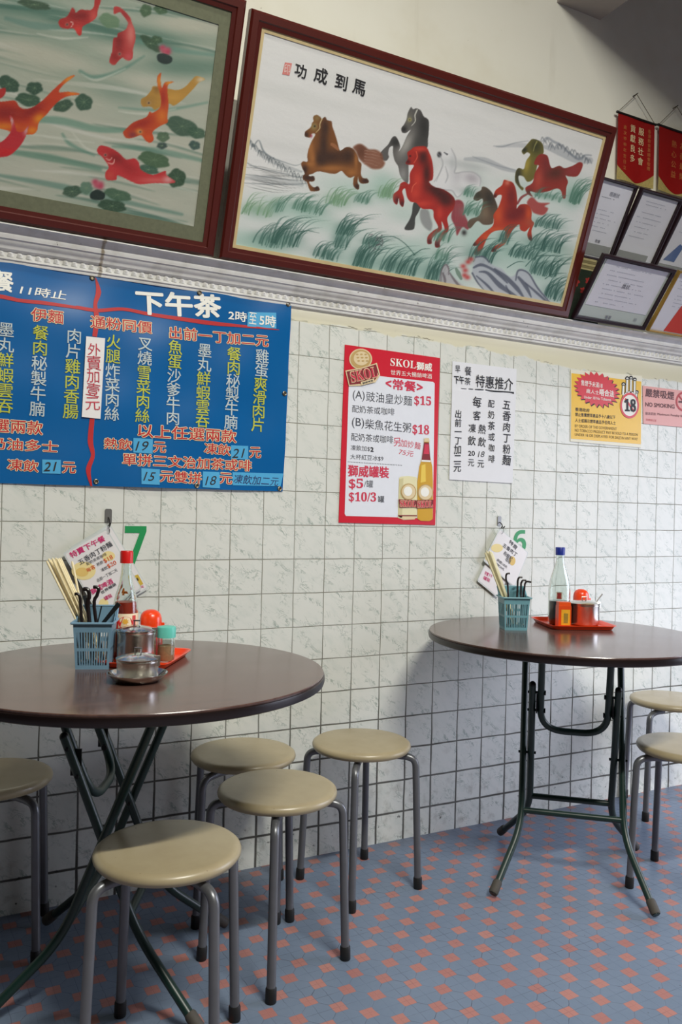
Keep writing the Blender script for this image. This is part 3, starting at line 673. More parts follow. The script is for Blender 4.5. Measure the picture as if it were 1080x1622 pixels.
on_cyl(pb2, .0367, az2, .100, [(-.007, -.010), (.007, -.010), (.006, -.002), (.007, .009), (-.007, .009), (-.006, 0)], mat('brown_red_ink', (132, 40, 36), 0.6), 'label_emblem', lb2)
def chili_jar(c, label):
    root = thing('chili_jar', label, 'jar', (*c, ZT), 0, 'chili oil jars with orange dome lids'); p = (*c, ZT)
    MB().lathe([(1e-6, 0), (.024, 0), (.027, .004), (.027, .060), (.025, .066), (1e-6, .066)], p, 32).build('jar_body', m_chili, root)
    ld = MB().lathe([(1e-6, .064), (.0265, .064), (.0268, .082), (.0262, .090), (.0235, .100), (.0180, .107), (.010, .1110), (1e-6, .1122)], p, 36).build('dome_lid', m_orange, root)
    h = np.array(p) + np.array([0, 0, .076]) + RR * .0275; MB().box(h - np.array([.005, .004, .004]), h + np.array([.005, .004, .004])).build('lid_tab', m_orange, ld)
chili_jar((0.518, -0.395), 'round-lidded orange chili jar behind the steel pot on the table numbered 7')
chili_jar((2.053, -0.250), 'round-lidded orange chili jar behind the steel pot on the table numbered 6')
# pepper shaker, left
ps = (0.5335, -0.478); pp = (*ps, ZT); sh = thing('pepper_shaker', 'small clear pepper shaker with turquoise lid at the right end of the orange tray', 'shaker', pp)
MB().lathe(bottle_prof([(1e-6, 0), (.0185, 0), (.0200, .003), (.0205, .008), (.0205, .056), (.0200, .060)], .0016), pp, 32).build('glass', m_glass, sh)
MB().lathe([(1e-6, .003), (.0175, .003), (.0186, .008), (.0186, .036), (.010, .0385), (1e-6, .037)], pp, 28).build('pepper', m_pepper, sh)
MB().lathe([(1e-6, .056), (.0222, .056), (.0225, .076), (.0215, .0805), (.019, .0815), (1e-6, .082)], pp, 32).build('lid', m_mint, sh)
# spice tin, right
tn = np.array((1.892, -0.338)); an = R(-24); tl = thing('spice_tin', 'small orange and yellow spice tin beside the soy sauce bottle', 'tin', (*tn, ZT))
Lt = Plane((tn[0], tn[1], ZT), (math.cos(an), math.sin(an), 0), (0, 0, 1))
MB().pbox(Lt, -.021, .021, 0, .070, -.016, .016).build('tin_body', mat('orange_red_tin_print', (214, 74, 22), 0.3, var=.05), tl)
MB().pbox(Lt, -.0195, .0195, .070, .082, -.0145, .0145).build('lid', mat('orange_tin_lid', (226, 84, 26), 0.3), tl)
MB().pbox(Lt, -.012, .017, .008, .058, .016, .0164).build('label', mat('yellow_tin_print', (222, 170, 40), 0.4, var=.1, scale=90), tl)
MB().pbox(Lt, -.004, .010, .014, .046, .0164, .0167).build('label_picture', mat('olive_tin_print', (150, 130, 50), 0.4, var=.2, scale=90), tl)
# ================================================================== PRINTED AND WRITTEN THINGS ON THE WALL
def ink(name, c, rough=0.55): return mat(name, c, rough, var=0.02)
I_RED = ink('deep_red_print', (186, 30, 34)); I_WHITE = ink('white_ink', (240, 240, 232)); I_PALE = ink('pale_grey_print', (188, 202, 204)); I_YEL = ink('yellow_green_print', (186, 192, 58))
I_CREAM = ink('cream_outline_print', (238, 222, 178)); I_BLACK = ink('black_print', (24, 24, 28)); I_GREY = ink('dark_grey_print', (66, 68, 76)); I_GOLD = ink('gold_print', (190, 158, 96)); I_TAN = ink('tan_print', (222, 202, 160))
I_MAROON = ink('maroon_print', (128, 26, 36)); I_PINKR = ink('rose_red_print', (206, 46, 76)); I_GREEN = ink('green_sticker', (34, 146, 84), 0.4)

# ---- blue vinyl menu banner
def bw(u, v): return 0.0022 * math.sin(u * 9 + v * 7) + 0.0016 * math.sin(u * 23 - v * 17 + 1) + 0.0012 * math.sin(v * 31 + u * 5)
PB = Plane((0, -0.008, 0), (1, 0, 0), (0, 0, 1))
mbn = thing('menu_banner', 'blue vinyl menu banner with rows of white and yellow dish names, pinned below the cornice', 'banner', (0.45, -0.008, 1.17))
mb = MB(); nu, nv = 120, 60
def bpt(i, j, n):
    u = -0.15 + (1.041 + 0.15 - 0.012 * (1 - j / nv)) * i / nu; lo = 1.168 + 0.006 * max(0, i / nu - .2); v = lo + (1.767 - lo) * j / nv
    return PB.pt(u, v, bw(u, v) + n)
mb.add([bpt(i, j, 0) for j in range(nv + 1) for i in range(nu + 1)] + [bpt(i, j, -.0012) for j in range(nv + 1) for i in range(nu + 1)],
       [(j * (nu + 1) + i, j * (nu + 1) + i + 1, (j + 1) * (nu + 1) + i + 1, (j + 1) * (nu + 1) + i) for j in range(nv) for i in range(nu)] +
       [tuple((nv + 1) * (nu + 1) + q for q in ((j + 1) * (nu + 1) + i, (j + 1) * (nu + 1) + i + 1, j * (nu + 1) + i + 1, j * (nu + 1) + i)) for j in range(nv) for i in range(nu)])
mb.build('sheet', mat('blue_vinyl', (2, 94, 158), 0.26, var=0.05, scale=4, Coat_Weight=0.2, Coat_Roughness=0.15), mbn)
BR_ = Crop(130, 420, 480, 1080); BL_ = Crop(0, 380, 240, 927)
k = Ink(PB, BR_, 0.0012, bw)
k.brush('red', [(-30, 206), (75, 222), (200, 214), (330, 238), (480, 262), (620, 282), (780, 298), (960, 318)], [16, 18, 16, 18, 20, 22, 14, 2])
k.brush('red', [(66, 62), (80, 130), (64, 190), (70, 262), (60, 350)], [3, 26, 18, 26, 22]); k.brush('red', [(48, 750), (40, 860), (52, 930), (30, 1000), (46, 1080)], [22, 26, 18, 24, 8])
k.row('white', '下午茶', (262, 178), (678, 205), 118, 0.035); k.poly('patch', [(808, 230), (945, 234), (945, 312), (806, 300)], .0004)
k.row('white', '2時', (714, 243), (804, 256), 48, 0.02); k.row('white', '至', (814, 258), (850, 264), 56, 0.0, lift=.001); k.row('white', '5時', (864, 268), (943, 280), 56, 0.02, lift=.001)
for tx, a, b, h in (('通粉同價', (40, 276), (342, 306), 60), ('出前一丁加二元', (427, 328), (908, 372), 60), ('以上任選兩款', (272, 808), (755, 838), 64), ('熱飲', (107, 870), (243, 878), 54), ('元', (348, 888), (408, 892), 52), ('凍飲', (597, 893), (727, 905), 54), ('元', (818, 915), (873, 917), 52), ('單拼三文治加茶或啡', (197, 948), (828, 980), 58), ('元雙拼', (378, 1030), (583, 1042), 58), ('元', (672, 1040), (733, 1045), 54)):
    k.row('red', tx, a, b, h, 0.012, outline='cream')
for tx, a, b, ks in (('火腿炸菜肉絲', (153, 375), (143, 728), 'YYWWWW'), ('叉燒雪菜肉絲', (308, 385), (293, 737), 'WWYYYY'), ('魚蛋沙爹牛肉', (455, 402), (443, 747), 'YYWWWW'), ('墨丸鮮蝦雲吞', (600, 417), (587, 760), 'WWYYYY'), ('餐肉秘製牛腩', (742, 435), (728, 768), 'YYWWWW'), ('雞蛋爽滑肉片', (878, 447), (860, 780), 'WWYYYY')):
    k.col([{'Y': 'yel', 'W': 'pale'}[q] for q in ks], tx, a, b, 74, 0.008)
for q in ([(250, 845), (345, 850), (343, 922), (250, 916)], [(728, 880), (812, 884), (812, 950), (728, 946)], [(288, 993), (378, 998), (376, 1074), (288, 1070)], [(590, 1008), (673, 1012), (672, 1090), (588, 1086)], [(735, 1012), (985, 1018), (972, 1080), (735, 1076)]): k.poly('patch', q, .0006)
for tx, a, b, h in (('19', (266, 884), (322, 884), 46), ('21', (738, 920), (790, 918), 44), ('15', (304, 1032), (352, 1034), 42), ('18', (606, 1054), (655, 1052), 44)): k.row('black', tx, a, b, h, 0.004, 0.35, lift=.0012)
k.row('navy', '凍飲加二元', (742, 1044), (962, 1058), 44, 0.0, 0.2, lift=.0012)
k.c = BL_
k.brush('red', [(-160, 335), (0, 348), (120, 372), (250, 384), (400, 405), (560, 430)], [20, 26, 22, 24, 20, 16])
k.row('white', '餐', (-40, 248), (82, 262), 128, 0.03); k.row('white', '11時止', (125, 305), (408, 342), 58, 0.012, 0.25)
for tx, a, b, h in (('伊麵', (190, 455), (385, 477), 82), ('任選兩款', (-150, 1125), (262, 1152), 84), ('奶油多士', (-70, 1240), (355, 1268), 72), ('凍飲', (45, 1372), (236, 1386), 72), ('元', (380, 1392), (462, 1395), 68)): k.row('red', tx, a, b, h, 0.012, outline='cream')
for tx, a, b, ks in (('墨丸鮮蝦雲吞', (38, 550), (30, 1015), 'WWYYYY'), ('餐肉秘製牛腩', (248, 570), (228, 1035), 'YYWWWW'), ('肉片雞肉香腸', (452, 592), (432, 1050), 'WWYYYY')): k.col([{'Y': 'yel', 'W': 'pale'}[q] for q in ks], tx, a, b, 96, 0.008)
k.poly('patch', [(258, 1343), (372, 1346), (370, 1432), (258, 1428)], .0006); k.row('black', '21', (272, 1388), (340, 1386), 56, 0.012, 0.3, lift=.0012)
k.build(mbn, {'red': ('red_lettering', I_RED), 'white': ('white_lettering', I_WHITE), 'pale': ('pale_lettering', I_PALE), 'yel': ('yellow_lettering', I_YEL), 'cream': ('letter_outline', I_CREAM), 'patch': ('price_patch', ink('light_blue_paper', (70, 166, 214))), 'black': ('handwritten_price', I_BLACK), 'navy': ('handwritten_note', ink('navy_marker', (22, 34, 92)))})
m_brass = mat('dull_brass', (120, 112, 96), 0.35, 0.9)
for p in [(50, 63), (572, 137), (1005, 193), (988, 628), (968, 1093), (560, 1078), (68, 1058)]:
    u, v = PB.uv(*BR_(p)); q = PB.pt(u, v, bw(u, v)); pl = Plane(q, (1, 0, 0), (0, 0, 1)); mb = MB()
    mb.tube([pl.pt(.0055 * math.cos(t), .0055 * math.sin(t), .001) for t in np.linspace(0, 2 * math.pi, 17)[:-1]], .0022, 8, closed=True); mb.prism(pl, [(.004 * math.cos(t), .004 * math.sin(t)) for t in np.linspace(0, 6.28, 13)[:-1]], 0, .0012)
    mb.build('eyelet', m_brass, mbn)
# white slip glued over the banner's middle
PS = Plane((0, -0.0145, 0), (1, 0, 0), (0, 0, 1)); ks = Ink(PS, BL_, 0.0014)
sl = thing('paper_slip', 'narrow white paper slip with red brush writing stuck on the blue banner', 'paper slip', PS.pt(*ks.uv((560, 1080))))
MB().prism(PS, [ks.uv(p) for p in ((527, 590), (643, 602), (614, 1095), (500, 1083))], 0, .0008).build('sheet', mat('slip_paper', (232, 230, 228), .6, var=.02), sl)
ks.col('r', '外賣加壹元', (576, 672), (566, 1000), 84, 0.0, 0.25); ks.build(sl, {'r': ('handwriting', ink('red_brush_ink', (186, 36, 60)))})

# ---- red beer price poster
PP = Plane((0, -0.003, 0), (1, 0, 0), (0, 0, 1)); CP = Crop(520, 530, 720, 1014)
k = Ink(PP, CP, 0.0006); po = thing('price_poster', 'red bordered beer price poster with can and bottle, in the middle of the tiled wall', 'poster', PP.pt(*k.uv((470, 1520))))
MB().prism(PP, [k.uv(p) for p in ((133, 80), (897, 188), (858, 1530), (83, 1510))], -.0015, 0).build('sheet', mat('poster_red', (206, 30, 50), .35, var=.02), po)
k.poly('panel', [(165, 345), (172, 330), (400, 332), (560, 350), (840, 380), (853, 392), (838, 1462), (828, 1476), (140, 1456), (130, 1440)], 0)
k.row('white', '𝐒𝐊𝐎𝐋', (498, 218), (702, 244), 62, 0.0); k.row('white', '獅威', (706, 250), (832, 264), 66, 0.03); k.row('white', '世界五大暢銷啤酒', (500, 302), (830, 336), 40, 0.004)
L_ = .0006
k.row('pinkr', '<', (458, 390), (505, 396), 56, .03, lift=L_); k.row('pinkr', '常餐', (515, 398), (702, 420), 86, .03, lift=L_); k.row('pinkr', '>', (708, 420), (756, 426), 56, .03, lift=L_)
for tx, a, b, h, bo in (('(A)', (195, 488), (290, 498), 86, 0), ('豉油皇炒麵', (302, 495), (670, 535), 80, .002), ('配奶茶或咖啡', (190, 594), (530, 622), 58, .002), ('(B)', (188, 708), (286, 716), 86, 0), ('柴魚花生粥', (294, 716), (662, 750), 80, .002), ('配奶茶或咖啡', (182, 820), (520, 845), 62, .002), ('凍飲加$', (178, 908), (332, 918), 45, 0), ('大杯紅豆冰$9', (175, 980), (440, 997), 44, 0), ('/罐', (286, 1198), (358, 1200), 60, 0), ('罐', (396, 1322), (447, 1322), 54, .01)): k.row('grey', tx, a, b, h, bo, lift=L_)
k.row('black', '2', (336, 922), (362, 924), 38, .04, lift=L_)
for tx, a, b, h, bo in (('$𝟏𝟓', (688, 530), (824, 540), 84, .01), ('$𝟏𝟖', (674, 762), (808, 772), 88, .01), ('獅威罐裝', (156, 1092), (486, 1108), 94, .03), ('$𝟓', (163, 1200), (278, 1200), 88, .01), ('$𝟏𝟎/𝟑', (163, 1305), (382, 1310), 86, .01)): k.row('pinkr', tx, a, b, h, bo, lift=L_)
k.col('pinkr', '另加炒麵', (552, 862), (715, 893), 70, 0, .25); 
k.row('pinkr', '75元', (566, 940), (682, 962), 44, 0, .2, lift=L_)
k.begin('grey')
for i in range(34): t = i / 33; k.ell('grey', (158 + 428 * t, 1022 + 28 * t), 3.6, 3.6, L_, 8)
k.end(); k.begin('gold')
k.ell('tan', (258, 197), 92, 84, L_); k.ell('gold', (258, 197), 82, 75, L_ * 2); k.ell('tan', (262, 192), 62, 56, L_ * 3)
for i in range(9): k.ell('gold', (228 + 34 * (i % 3) + 6 * (i // 3), 160 + 26 * (i // 3)), 11, 6, L_ * 4, 10)
k.poly('tan', [(132, 290), (258, 268), (385, 228), (412, 326), (374, 384), (262, 412), (160, 414)], L_ * 5); k.poly('maroon_dk', [(142, 298), (258, 277), (378, 240), (400, 320), (368, 368), (250, 396), (166, 404)], L_ * 6)
k.row('tan', '𝐒𝐊𝐎𝐋', (172, 345), (388, 298), 92, .03, lift=L_ * 7); k.row('pinkr', '𝐒𝐊𝐎𝐋', (176, 345), (384, 299), 80, 0, lift=L_ * 8)
k.poly('tan', [(252, 382), (362, 352), (358, 384), (258, 410)], L_ * 9); k.row('grey', '獅威啤酒', (266, 394), (350, 370), 16, .01, lift=L_ * 10); k.end()
k.begin('cream')
k.poly('cream', [(566, 1152), (580, 1140), (640, 1136), (698, 1142), (712, 1154), (708, 1462), (690, 1484), (600, 1488), (556, 1470)], L_); k.poly('cream2', [(568, 1160), (600, 1152), (590, 1470), (560, 1466)], L_ * 2)
k.poly('tan', [(556, 1455), (708, 1455), (690, 1484), (600, 1488)], L_ * 2); k.poly('maroon_dk', [(557, 1450), (708, 1450), (708, 1458), (557, 1458)], L_ * 3)
k.end(); k.begin('amber')
k.poly('amber', [(767, 860), (806, 862), (815, 980), (832, 1060), (838, 1180), (836, 1480), (810, 1498), (740, 1496), (712, 1478), (712, 1180), (728, 1060), (754, 980)], L_ * 2, False)
k.poly('amber_lt', [(744, 1050), (776, 1040), (780, 1180), (736, 1190)], L_ * 3); k.poly('maroon_dk', [(765, 866), (806, 868), (816, 1010), (746, 1006)], L_ * 3); k.poly('pinkr', [(770, 880), (802, 882), (806, 960), (760, 958)], L_ * 4); k.poly('tan', [(766, 834), (804, 832), (810, 862), (764, 862)], L_ * 4)
k.poly('white', [(746, 1006), (816, 1010), (818, 1024), (742, 1020)], L_ * 4)
for nm, cx, cy in (('can', 640, 1262), ('bottle', 776, 1268)):
    if nm == 'bottle': k.end(); k.begin('amber')
    else: k.end(); k.begin('cream')
    k.ell('gold', (cx, cy), 62, 66, L_ * 4); k.ell('tan', (cx, cy), 54, 58, L_ * 5); k.ell('white', (cx - 6, cy - 4), 34, 38, L_ * 6)
    if nm == 'can': k.poly('maroon_dk', [(560, 1322), (700, 1330), (704, 1388), (566, 1390)], L_ * 6); k.row('pinkr', '𝐒𝐊𝐎𝐋', (568, 1356), (696, 1360), 50, .02, outline='tan', lift=L_ * 7)
    else: k.poly('maroon_dk', [(702, 1330), (838, 1326), (836, 1392), (704, 1396)], L_ * 6); k.row('pinkr', '𝐒𝐊𝐎𝐋', (708, 1364), (832, 1360), 52, .02, outline='tan', lift=L_ * 7)
k.end()
k.build(po, {'panel': ('white_panel', ink('poster_white', (226, 230, 238), .4)), 'white': ('white_lettering', I_WHITE), 'grey': ('black_lettering', I_GREY), 'black': ('handwritten_price', I_BLACK), 'pinkr': ('red_lettering', I_PINKR), 'tan': ('emblem_highlight', I_TAN), 'gold': ('emblem', I_GOLD), 'maroon_dk': ('emblem_ribbon', I_MAROON), 'cream': ('can_picture', ink('can_cream_print', (228, 222, 178), .4)), 'cream2': ('can_side', ink('can_side_print', (206, 198, 150), .4)), 'amber': ('bottle_picture', ink('amber_print', (206, 158, 30), .4)), 'amber_lt': ('bottle_highlight', ink('amber_light_print', (232, 200, 80), .4))})

# ---- handwritten special-offer sheets
CH = Crop(690, 540, 850, 1080); PH = Plane((0, -0.004, 0), (1, 0, 0), (0, 0, 1)); k = Ink(PH, CH, 0.0007)
hn = thing('handwritten_notice', 'white paper notice with black brush writing between the red poster and the yellow sign', 'notice', PH.pt(*k.uv((480, 1500))))
m_paper = mat('white_paper', (226, 228, 232), 0.6, var=0.015)
MB().prism(PH, [k.uv(p) for p in ((176, 520), (858, 560), (820, 1522), (145, 1482))], -.0018, 0).build('sheet', m_paper, hn)
MB().prism(PH, [k.uv(p) for p in ((182, 215), (868, 300), (858, 575), (176, 528))], -.0026, -.0012).build('heading_sheet', m_paper, hn)
k.row('k', '早', (208, 300), (262, 302), 76, .0); k.row('k', '餐', (310, 318), (382, 326), 96, .0); k.row('k', '下午', (195, 412), (302, 418), 88, .03); k.row('k', '茶', (308, 428), (372, 434), 78, .0)
k.row('k', '特惠推介', (428, 425), (826, 468), 132, .008, .05)
k.begin('k'); k.brush('k', [(270, 508), (330, 512)], [4, 6, 4]); k.brush('k', [(350, 512), (400, 516)], [5, 9, 5]); k.brush('k', [(418, 518), (512, 522)], [6, 12, 8]); k.brush('k', [(530, 522), (620, 538), (760, 546), (835, 556)], [8, 16, 12, 22]); k.end()
for tx, a, b, sz, bo in (('五香肉丁粉麵', (757, 685), (757, 1275), 118, .012), ('配奶茶或咖啡', (592, 672), (596, 1262), 92, .008), ('每客', (440, 655), (438, 800), 116, .01), ('熱飲', (495, 945), (492, 1082), 106, .008), ('凍飲', (388, 935), (384, 1068), 100, .008), ('出前一丁加二元', (240, 782), (230, 1352), 98, .012)): k.col('k', tx, a, b, sz, bo, .16, .06)
k.row('k', '18', (455, 1212), (520, 1212), 62, 0, .3); k.char('k', '元', (480, 1312), 92, .006); k.row('k', '20', (345, 1202), (418, 1202), 52, .02); k.char('k', '元', (376, 1300), 88, .006)
k.build(hn, {'k': ('handwriting', I_BLACK)})

# ---- yellow tobacco-age sign
CY = Crop(880, 560, 1080, 1080); PY = Plane((0, -0.003, 0), (1, 0, 0), (0, 0, 1)); k = Ink(PY, CY, 0.0006)
ys = thing('tobacco_age_sign', 'yellow sign with red starburst, raised hand and crossed-out 18', 'sign', PY.pt(*k.uv((430, 780))))
MB().prism(PY, [k.uv(p) for p in ((128, 138), (738, 190), (732, 806), (126, 752))], -.0015, 0).build('sheet', mat('sign_border_paper', (226, 222, 200), .4, var=.02), ys)
k.poly('yellow', [(134, 168), (731, 240), (727, 776), (130, 728)], 0)
st = []
for i in range(48):
    a = 2 * math.pi * i / 48; q = 1.0 if i % 2 == 0 else .80; st.append((348 + 200 * q * math.cos(a), 308 + 152 * q * math.sin(a) + 34 * math.cos(a) * q))
k.begin('red'); k.poly('black', [(x + 6, y + 9) for x, y in st], .0004); k.poly('red', st, .0008); k.end()
k.row('white', '售煙予未滿18', (214, 248), (398, 276), 48, .01, lift=.0012); k.row('white', '歲人士', (258, 318), (368, 336), 38, .006, lift=.0012); k.row('white', '唔合法', (372, 330), (496, 348), 58, .03, lift=.0012); k.row('white', 'Under 18 No Tobacco', (240, 372), (470, 396), 24, .01, lift=.0012)
for tx, a, b, h in (('香港政府', (165, 476), (288, 488), 32), ('禁止售賣煙草產品予十八歲以下', (165, 520), (508, 546), 32), ('人士或展示煙草產品予任何人士', (165, 570), (512, 596), 32)): k.row('black', tx, a, b, h, .02, lift=.0004)
for tx, a, b, h in (('BY ORDER OF THE GOVERNMENT', (162, 618), (520, 645), 24), ('NO TOBACCO PRODUCT MAY BE SOLD TO A PERSON', (162, 655), (700, 695), 24), ('UNDER 18 OR DISPLAYED FOR SALE IN ANY WAY', (162, 692), (700, 732), 24)): k.row('olive', tx, a, b, h, .01, lift=.0004)
for x0, y0, x1, y1, w in ((578, 262, 574, 352, 36), (610, 212, 606, 330, 36), (642, 208, 640, 330, 36), (674, 222, 672, 340, 34), (692, 330, 684, 390, 34)):
    k.begin('hand') if (x0, w) == (578, 36) else None; k.brush('black', [(x0, y0), (x1, y1)], [w, w], .0005); k.ell('black', (x0, y0), w / 2, w / 2, .0005, 12)
k.ell('black', (632, 410), 74, 92, .0005)
for x0, y0, x1, y1, w in ((578, 266, 574, 356, 20), (610, 216, 606, 336, 20), (642, 212, 640, 336, 20), (674, 226, 672, 346, 19), (691, 334, 684, 392, 18)):
    k.brush('white', [(x0, y0), (x1, y1)], [w, w], .0009); k.ell('white', (x0, y0), w / 2, w / 2, .0009, 12)
k.ell('white', (630, 408), 66, 84, .0009); k.end(); k.begin('ring'); k.ell('white', (629, 445), 80, 110, .0013); k.ell('red', (629, 445), 80, 110, .0018, 36, .82)
k.brush('red', [(590, 385), (668, 500)], [20, 20], .0018); k.row('black', '𝟏𝟖', (582, 440), (682, 446), 108, .03, lift=.0024); k.end()
k.build(ys, {'yellow': ('yellow_field', ink('sign_yellow', (232, 184, 22), .35)), 'red': ('starburst', ink('sign_red', (208, 30, 40), .35)), 'white': ('white_lettering', I_WHITE), 'black': ('black_lettering', I_BLACK), 'hand': ('raised_hand', I_WHITE), 'ring': ('age_symbol', I_WHITE), 'olive': ('small_lettering', ink('olive_print', (104, 84, 30)))})
# ---- pink no-smoking sign
k = Ink(PY, CY, 0.0006); ns = thing('no_smoking_sign', 'pink no smoking sign beside the yellow sign at the right edge', 'sign', PY.pt(*k.uv((900, 610))))
MB().prism(PY, [k.uv(p) for p in ((745, 275), (1190, 330), (1190, 640), (750, 600))], -.0015, 0).build('sheet', mat('sign_pink', (222, 158, 150), .4, var=.02), ns)
k.row('d', '嚴禁吸煙', (765, 332), (1012, 362), 72, .03); k.row('d', 'NO SMOKING', (765, 434), (1016, 454), 36, .03); k.row('d', '最高罰款', (765, 512), (858, 518), 24, 0); k.row('d', 'Maximum Penalty $5000', (868, 520), (1130, 540), 24, .01); k.row('p', '控煙辦公室', (770, 566), (860, 574), 20, 0)
k.begin('p'); k.ell('p', (1092, 410), 66, 84, .0006, 36, .80); k.poly('d', [(1050, 404), (1140, 412), (1140, 428), (1050, 420)], .0008); k.brush('p', [(1048, 356), (1136, 466)], [14, 14], .0012); k.end()
k.build(ns, {'d': ('dark_lettering', ink('brown_print', (98, 60, 62))), 'p': ('no_smoking_symbol', ink('rose_print', (190, 74, 80)))})

# ---- table numbers, hooks and hanging menu cards
PN = Plane((0, -0.0012, 0), (1, 0, 0), (0, 0, 1))
def number(txt, crop, a, b, h, label):
    k = Ink(PN, crop, 0.0); k.row('g', txt, a, b, h); mb = k.parts[0][1]; v = list(mb.v); f = list(mb.f); nv_ = len(v)
    from collections import Counter
    ed = {}
    for q in f:
        for i in range(len(q)): ed[(q[i], q[(i + 1) % len(q)])] = 1
    bd = [(a_, b_) for (a_, b_) in ed if (b_, a_) not in ed]
    mb.add([(x, y + .001, z) for x, y, z in v], [tuple(nv_ + i for i in q[::-1]) for q in f]); mb.add([], []) 
    for a_, b_ in bd: mb.f.append((b_, a_, nv_ + a_, nv_ + b_)); mb.mi.append(0)
    o = mb.build('table_number', I_GREEN, origin=PN.pt(*k.uv(((a[0] + b[0]) / 2, a[1] + h / 2)))); tag(o, label, 'number sticker')
number('𝟳', KL, (568, 285), (700, 285), 236, 'green number 7 sticker on the tiles above the left table')
number('𝟲', KR, (299, 206), (372, 206), 128, 'green number 6 sticker on the tiles above the right table, behind hanging menu cards')
m_hook = mat('grey_metal_hook', (140, 140, 138), 0.35, 0.7)
def hook(crop, c, w, h, label):
    P = Plane((0, 0, 0), (1, 0, 0), (0, 0, 1)); u, v = P.uv(*crop(c)); root = thing('wall_hook', label, 'hook', P.pt(u, v), 0, 'wall hooks for menu cards')
    MB().prism(P, [(u - w, v - h), (u + w, v - h), (u + w, v + h * .8), (u + w * .7, v + h), (u - w * .7, v + h), (u - w, v + h * .8)], 0.0, .004).build('backplate', m_hook, root)
    MB().tube(bez(P.pt(u, v - h * .3, .004), P.pt(u, v - h * .8, .028), P.pt(u, v - h * 1.5, .016), 8), .0018, 8).tube(bez(P.pt(u, v - h * 1.5, .016), P.pt(u, v - h * 1.7, .026), P.pt(u, v - h * 1.1, .034), 6), .0018, 8).build('hook_wire', mat('dark_wire', (50, 48, 46), .4, .6), root)
    # ring through the cards
    q = P.pt(u, v - h * 1.9, .020); MB().tube([q + np.array([.003 * math.sin(t), .011 * math.sin(t), .013 * math.cos(t)]) for t in np.linspace(0, 2 * math.pi, 21)[:-1]], .0008, 6, closed=True).build('ring', mat('dark_wire', (50, 48, 46), .4, .6), root)
hook(KL, (468, 102), .0095, .019, 'grey metal hook stuck on the tiles above the left table, beside the green 7')
hook(KR, (216, 90), .0080, .017, 'grey metal hook stuck on the tiles above the right table, beside the green 6')
m_card = mat('card_paper_laminate', (228, 226, 226), 0.22, var=.02); m_sleeve = mat('plastic_sleeve', (206, 212, 210), 0.2, var=.02)
CARDGRP = 'menu cards hanging from the wall hooks'
def card(crop, corners, n, label, draw, mt=None, margin=0.05):
    P = Plane((0, -n, 0), (1, 0, 0), (0, 0, 1)); k = Ink(P, crop, 0.0006); q = np.array([k.uv(p) for p in corners]); c = q.mean(0)
    root = thing('menu_card', label, 'menu card', P.pt(*q[q[:, 1].argmin()]), 0, CARDGRP)
    rc = np.concatenate([[(q[i] + (q[i - 1] - q[i]) * .05) * (1 - t) ** 2 + q[i] * 2 * t * (1 - t) + (q[i] + (q[(i + 1) % 4] - q[i]) * .05) * t * t for t in (0, .25, .5, .75, 1)] for i in range(4)])
    MB().prism(P, rc, -.0016, -.0004).build('plastic_sleeve', m_sleeve, root); MB().prism(P, c + (rc - c) * (1 - margin), -.0004, 0).build('card_sheet', mt or m_card, root)
    draw(k); k.build(root, {'mag': ('magenta_lettering', ink('magenta_print', (204, 40, 110))), 'k': ('black_lettering', I_GREY), 'org': ('orange_lettering', ink('orange_print', (214, 96, 50))), 'yel': ('noodle_picture', ink('pale_yellow_print', (232, 214, 150))), 'yel2': ('noodle_highlight', ink('noodle_print', (222, 190, 110))), 'gold': ('can_picture', ink('can_gold_print', (200, 170, 60))), 'dk': ('can_shadow', ink('can_dark_print', (90, 70, 40)))})
def back_left(k):
    k.poly('gold', [(628, 470), (650, 462), (682, 520), (660, 535)]); k.poly('dk', [(634, 488), (648, 482), (656, 498), (642, 504)], .0004); k.row('mag', '罐裝', (640, 545), (685, 535), 16, 0)
card(KL, [(478, 152), (716, 548), (470, 694), (232, 298)], .010, 'rear white menu card hanging askew to the right behind the chili sauce bottle', back_left)
def front_left(k):
    k.ell('yel', (318, 440), 74, 56, 0, 20); k.ell('yel', (470, 350), 40, 30, 0, 16); k.ell('yel2', (308, 448), 40, 28, .0003, 16); k.ell('yel', (440, 640), 30, 30, 0, 16)
    for tx, a, b, h, kk, bo in (('特賣下午餐', (236, 348), (445, 238), 40, 'mag', .02), ('五香肉丁粉麵', (288, 392), (488, 272), 36, 'k', .008), ('配奶茶或咖啡', (335, 400), (456, 336), 20, 'k', 0), ('每客', (335, 440), (388, 412), 26, 'org', .01), ('熱飲', (398, 404), (436, 384), 22, 'k', 0), ('$18', (442, 384), (494, 354), 30, 'org', .01), ('凍飲', (424, 438), (462, 418), 22, 'k', 0), ('$20', (464, 416), (516, 388), 30, 'org', .01), ('出前一丁加二元', (400, 500), (522, 432), 22, 'k', 0), ('獅威啤酒', (362, 572), (494, 500), 36, 'mag', .02), ('世界暢銷', (424, 576), (514, 520), 20, 'k', .01), ('罐裝', (444, 612), (490, 588), 26, 'mag', .01)):
        k.row(kk, tx, a, b, h, bo, lift=.0006)
card(KL, [(190, 334), (458, 178), (676, 552), (408, 708)], .019, 'front menu card with magenta and black writing, leaning over the grey-blue basket', front_left)
def back_right(k):
    for tx, a, b in (('特賣下午', (135, 385), (178, 410)), ('罐裝', (128, 412), (165, 432))): k.row('mag', tx, a, b, 22, .01)
card(KR, [(205, 200), (330, 300), (208, 528), (92, 432)], .010, 'rear white menu card hanging low behind the ivory chopsticks of the right table', back_right)
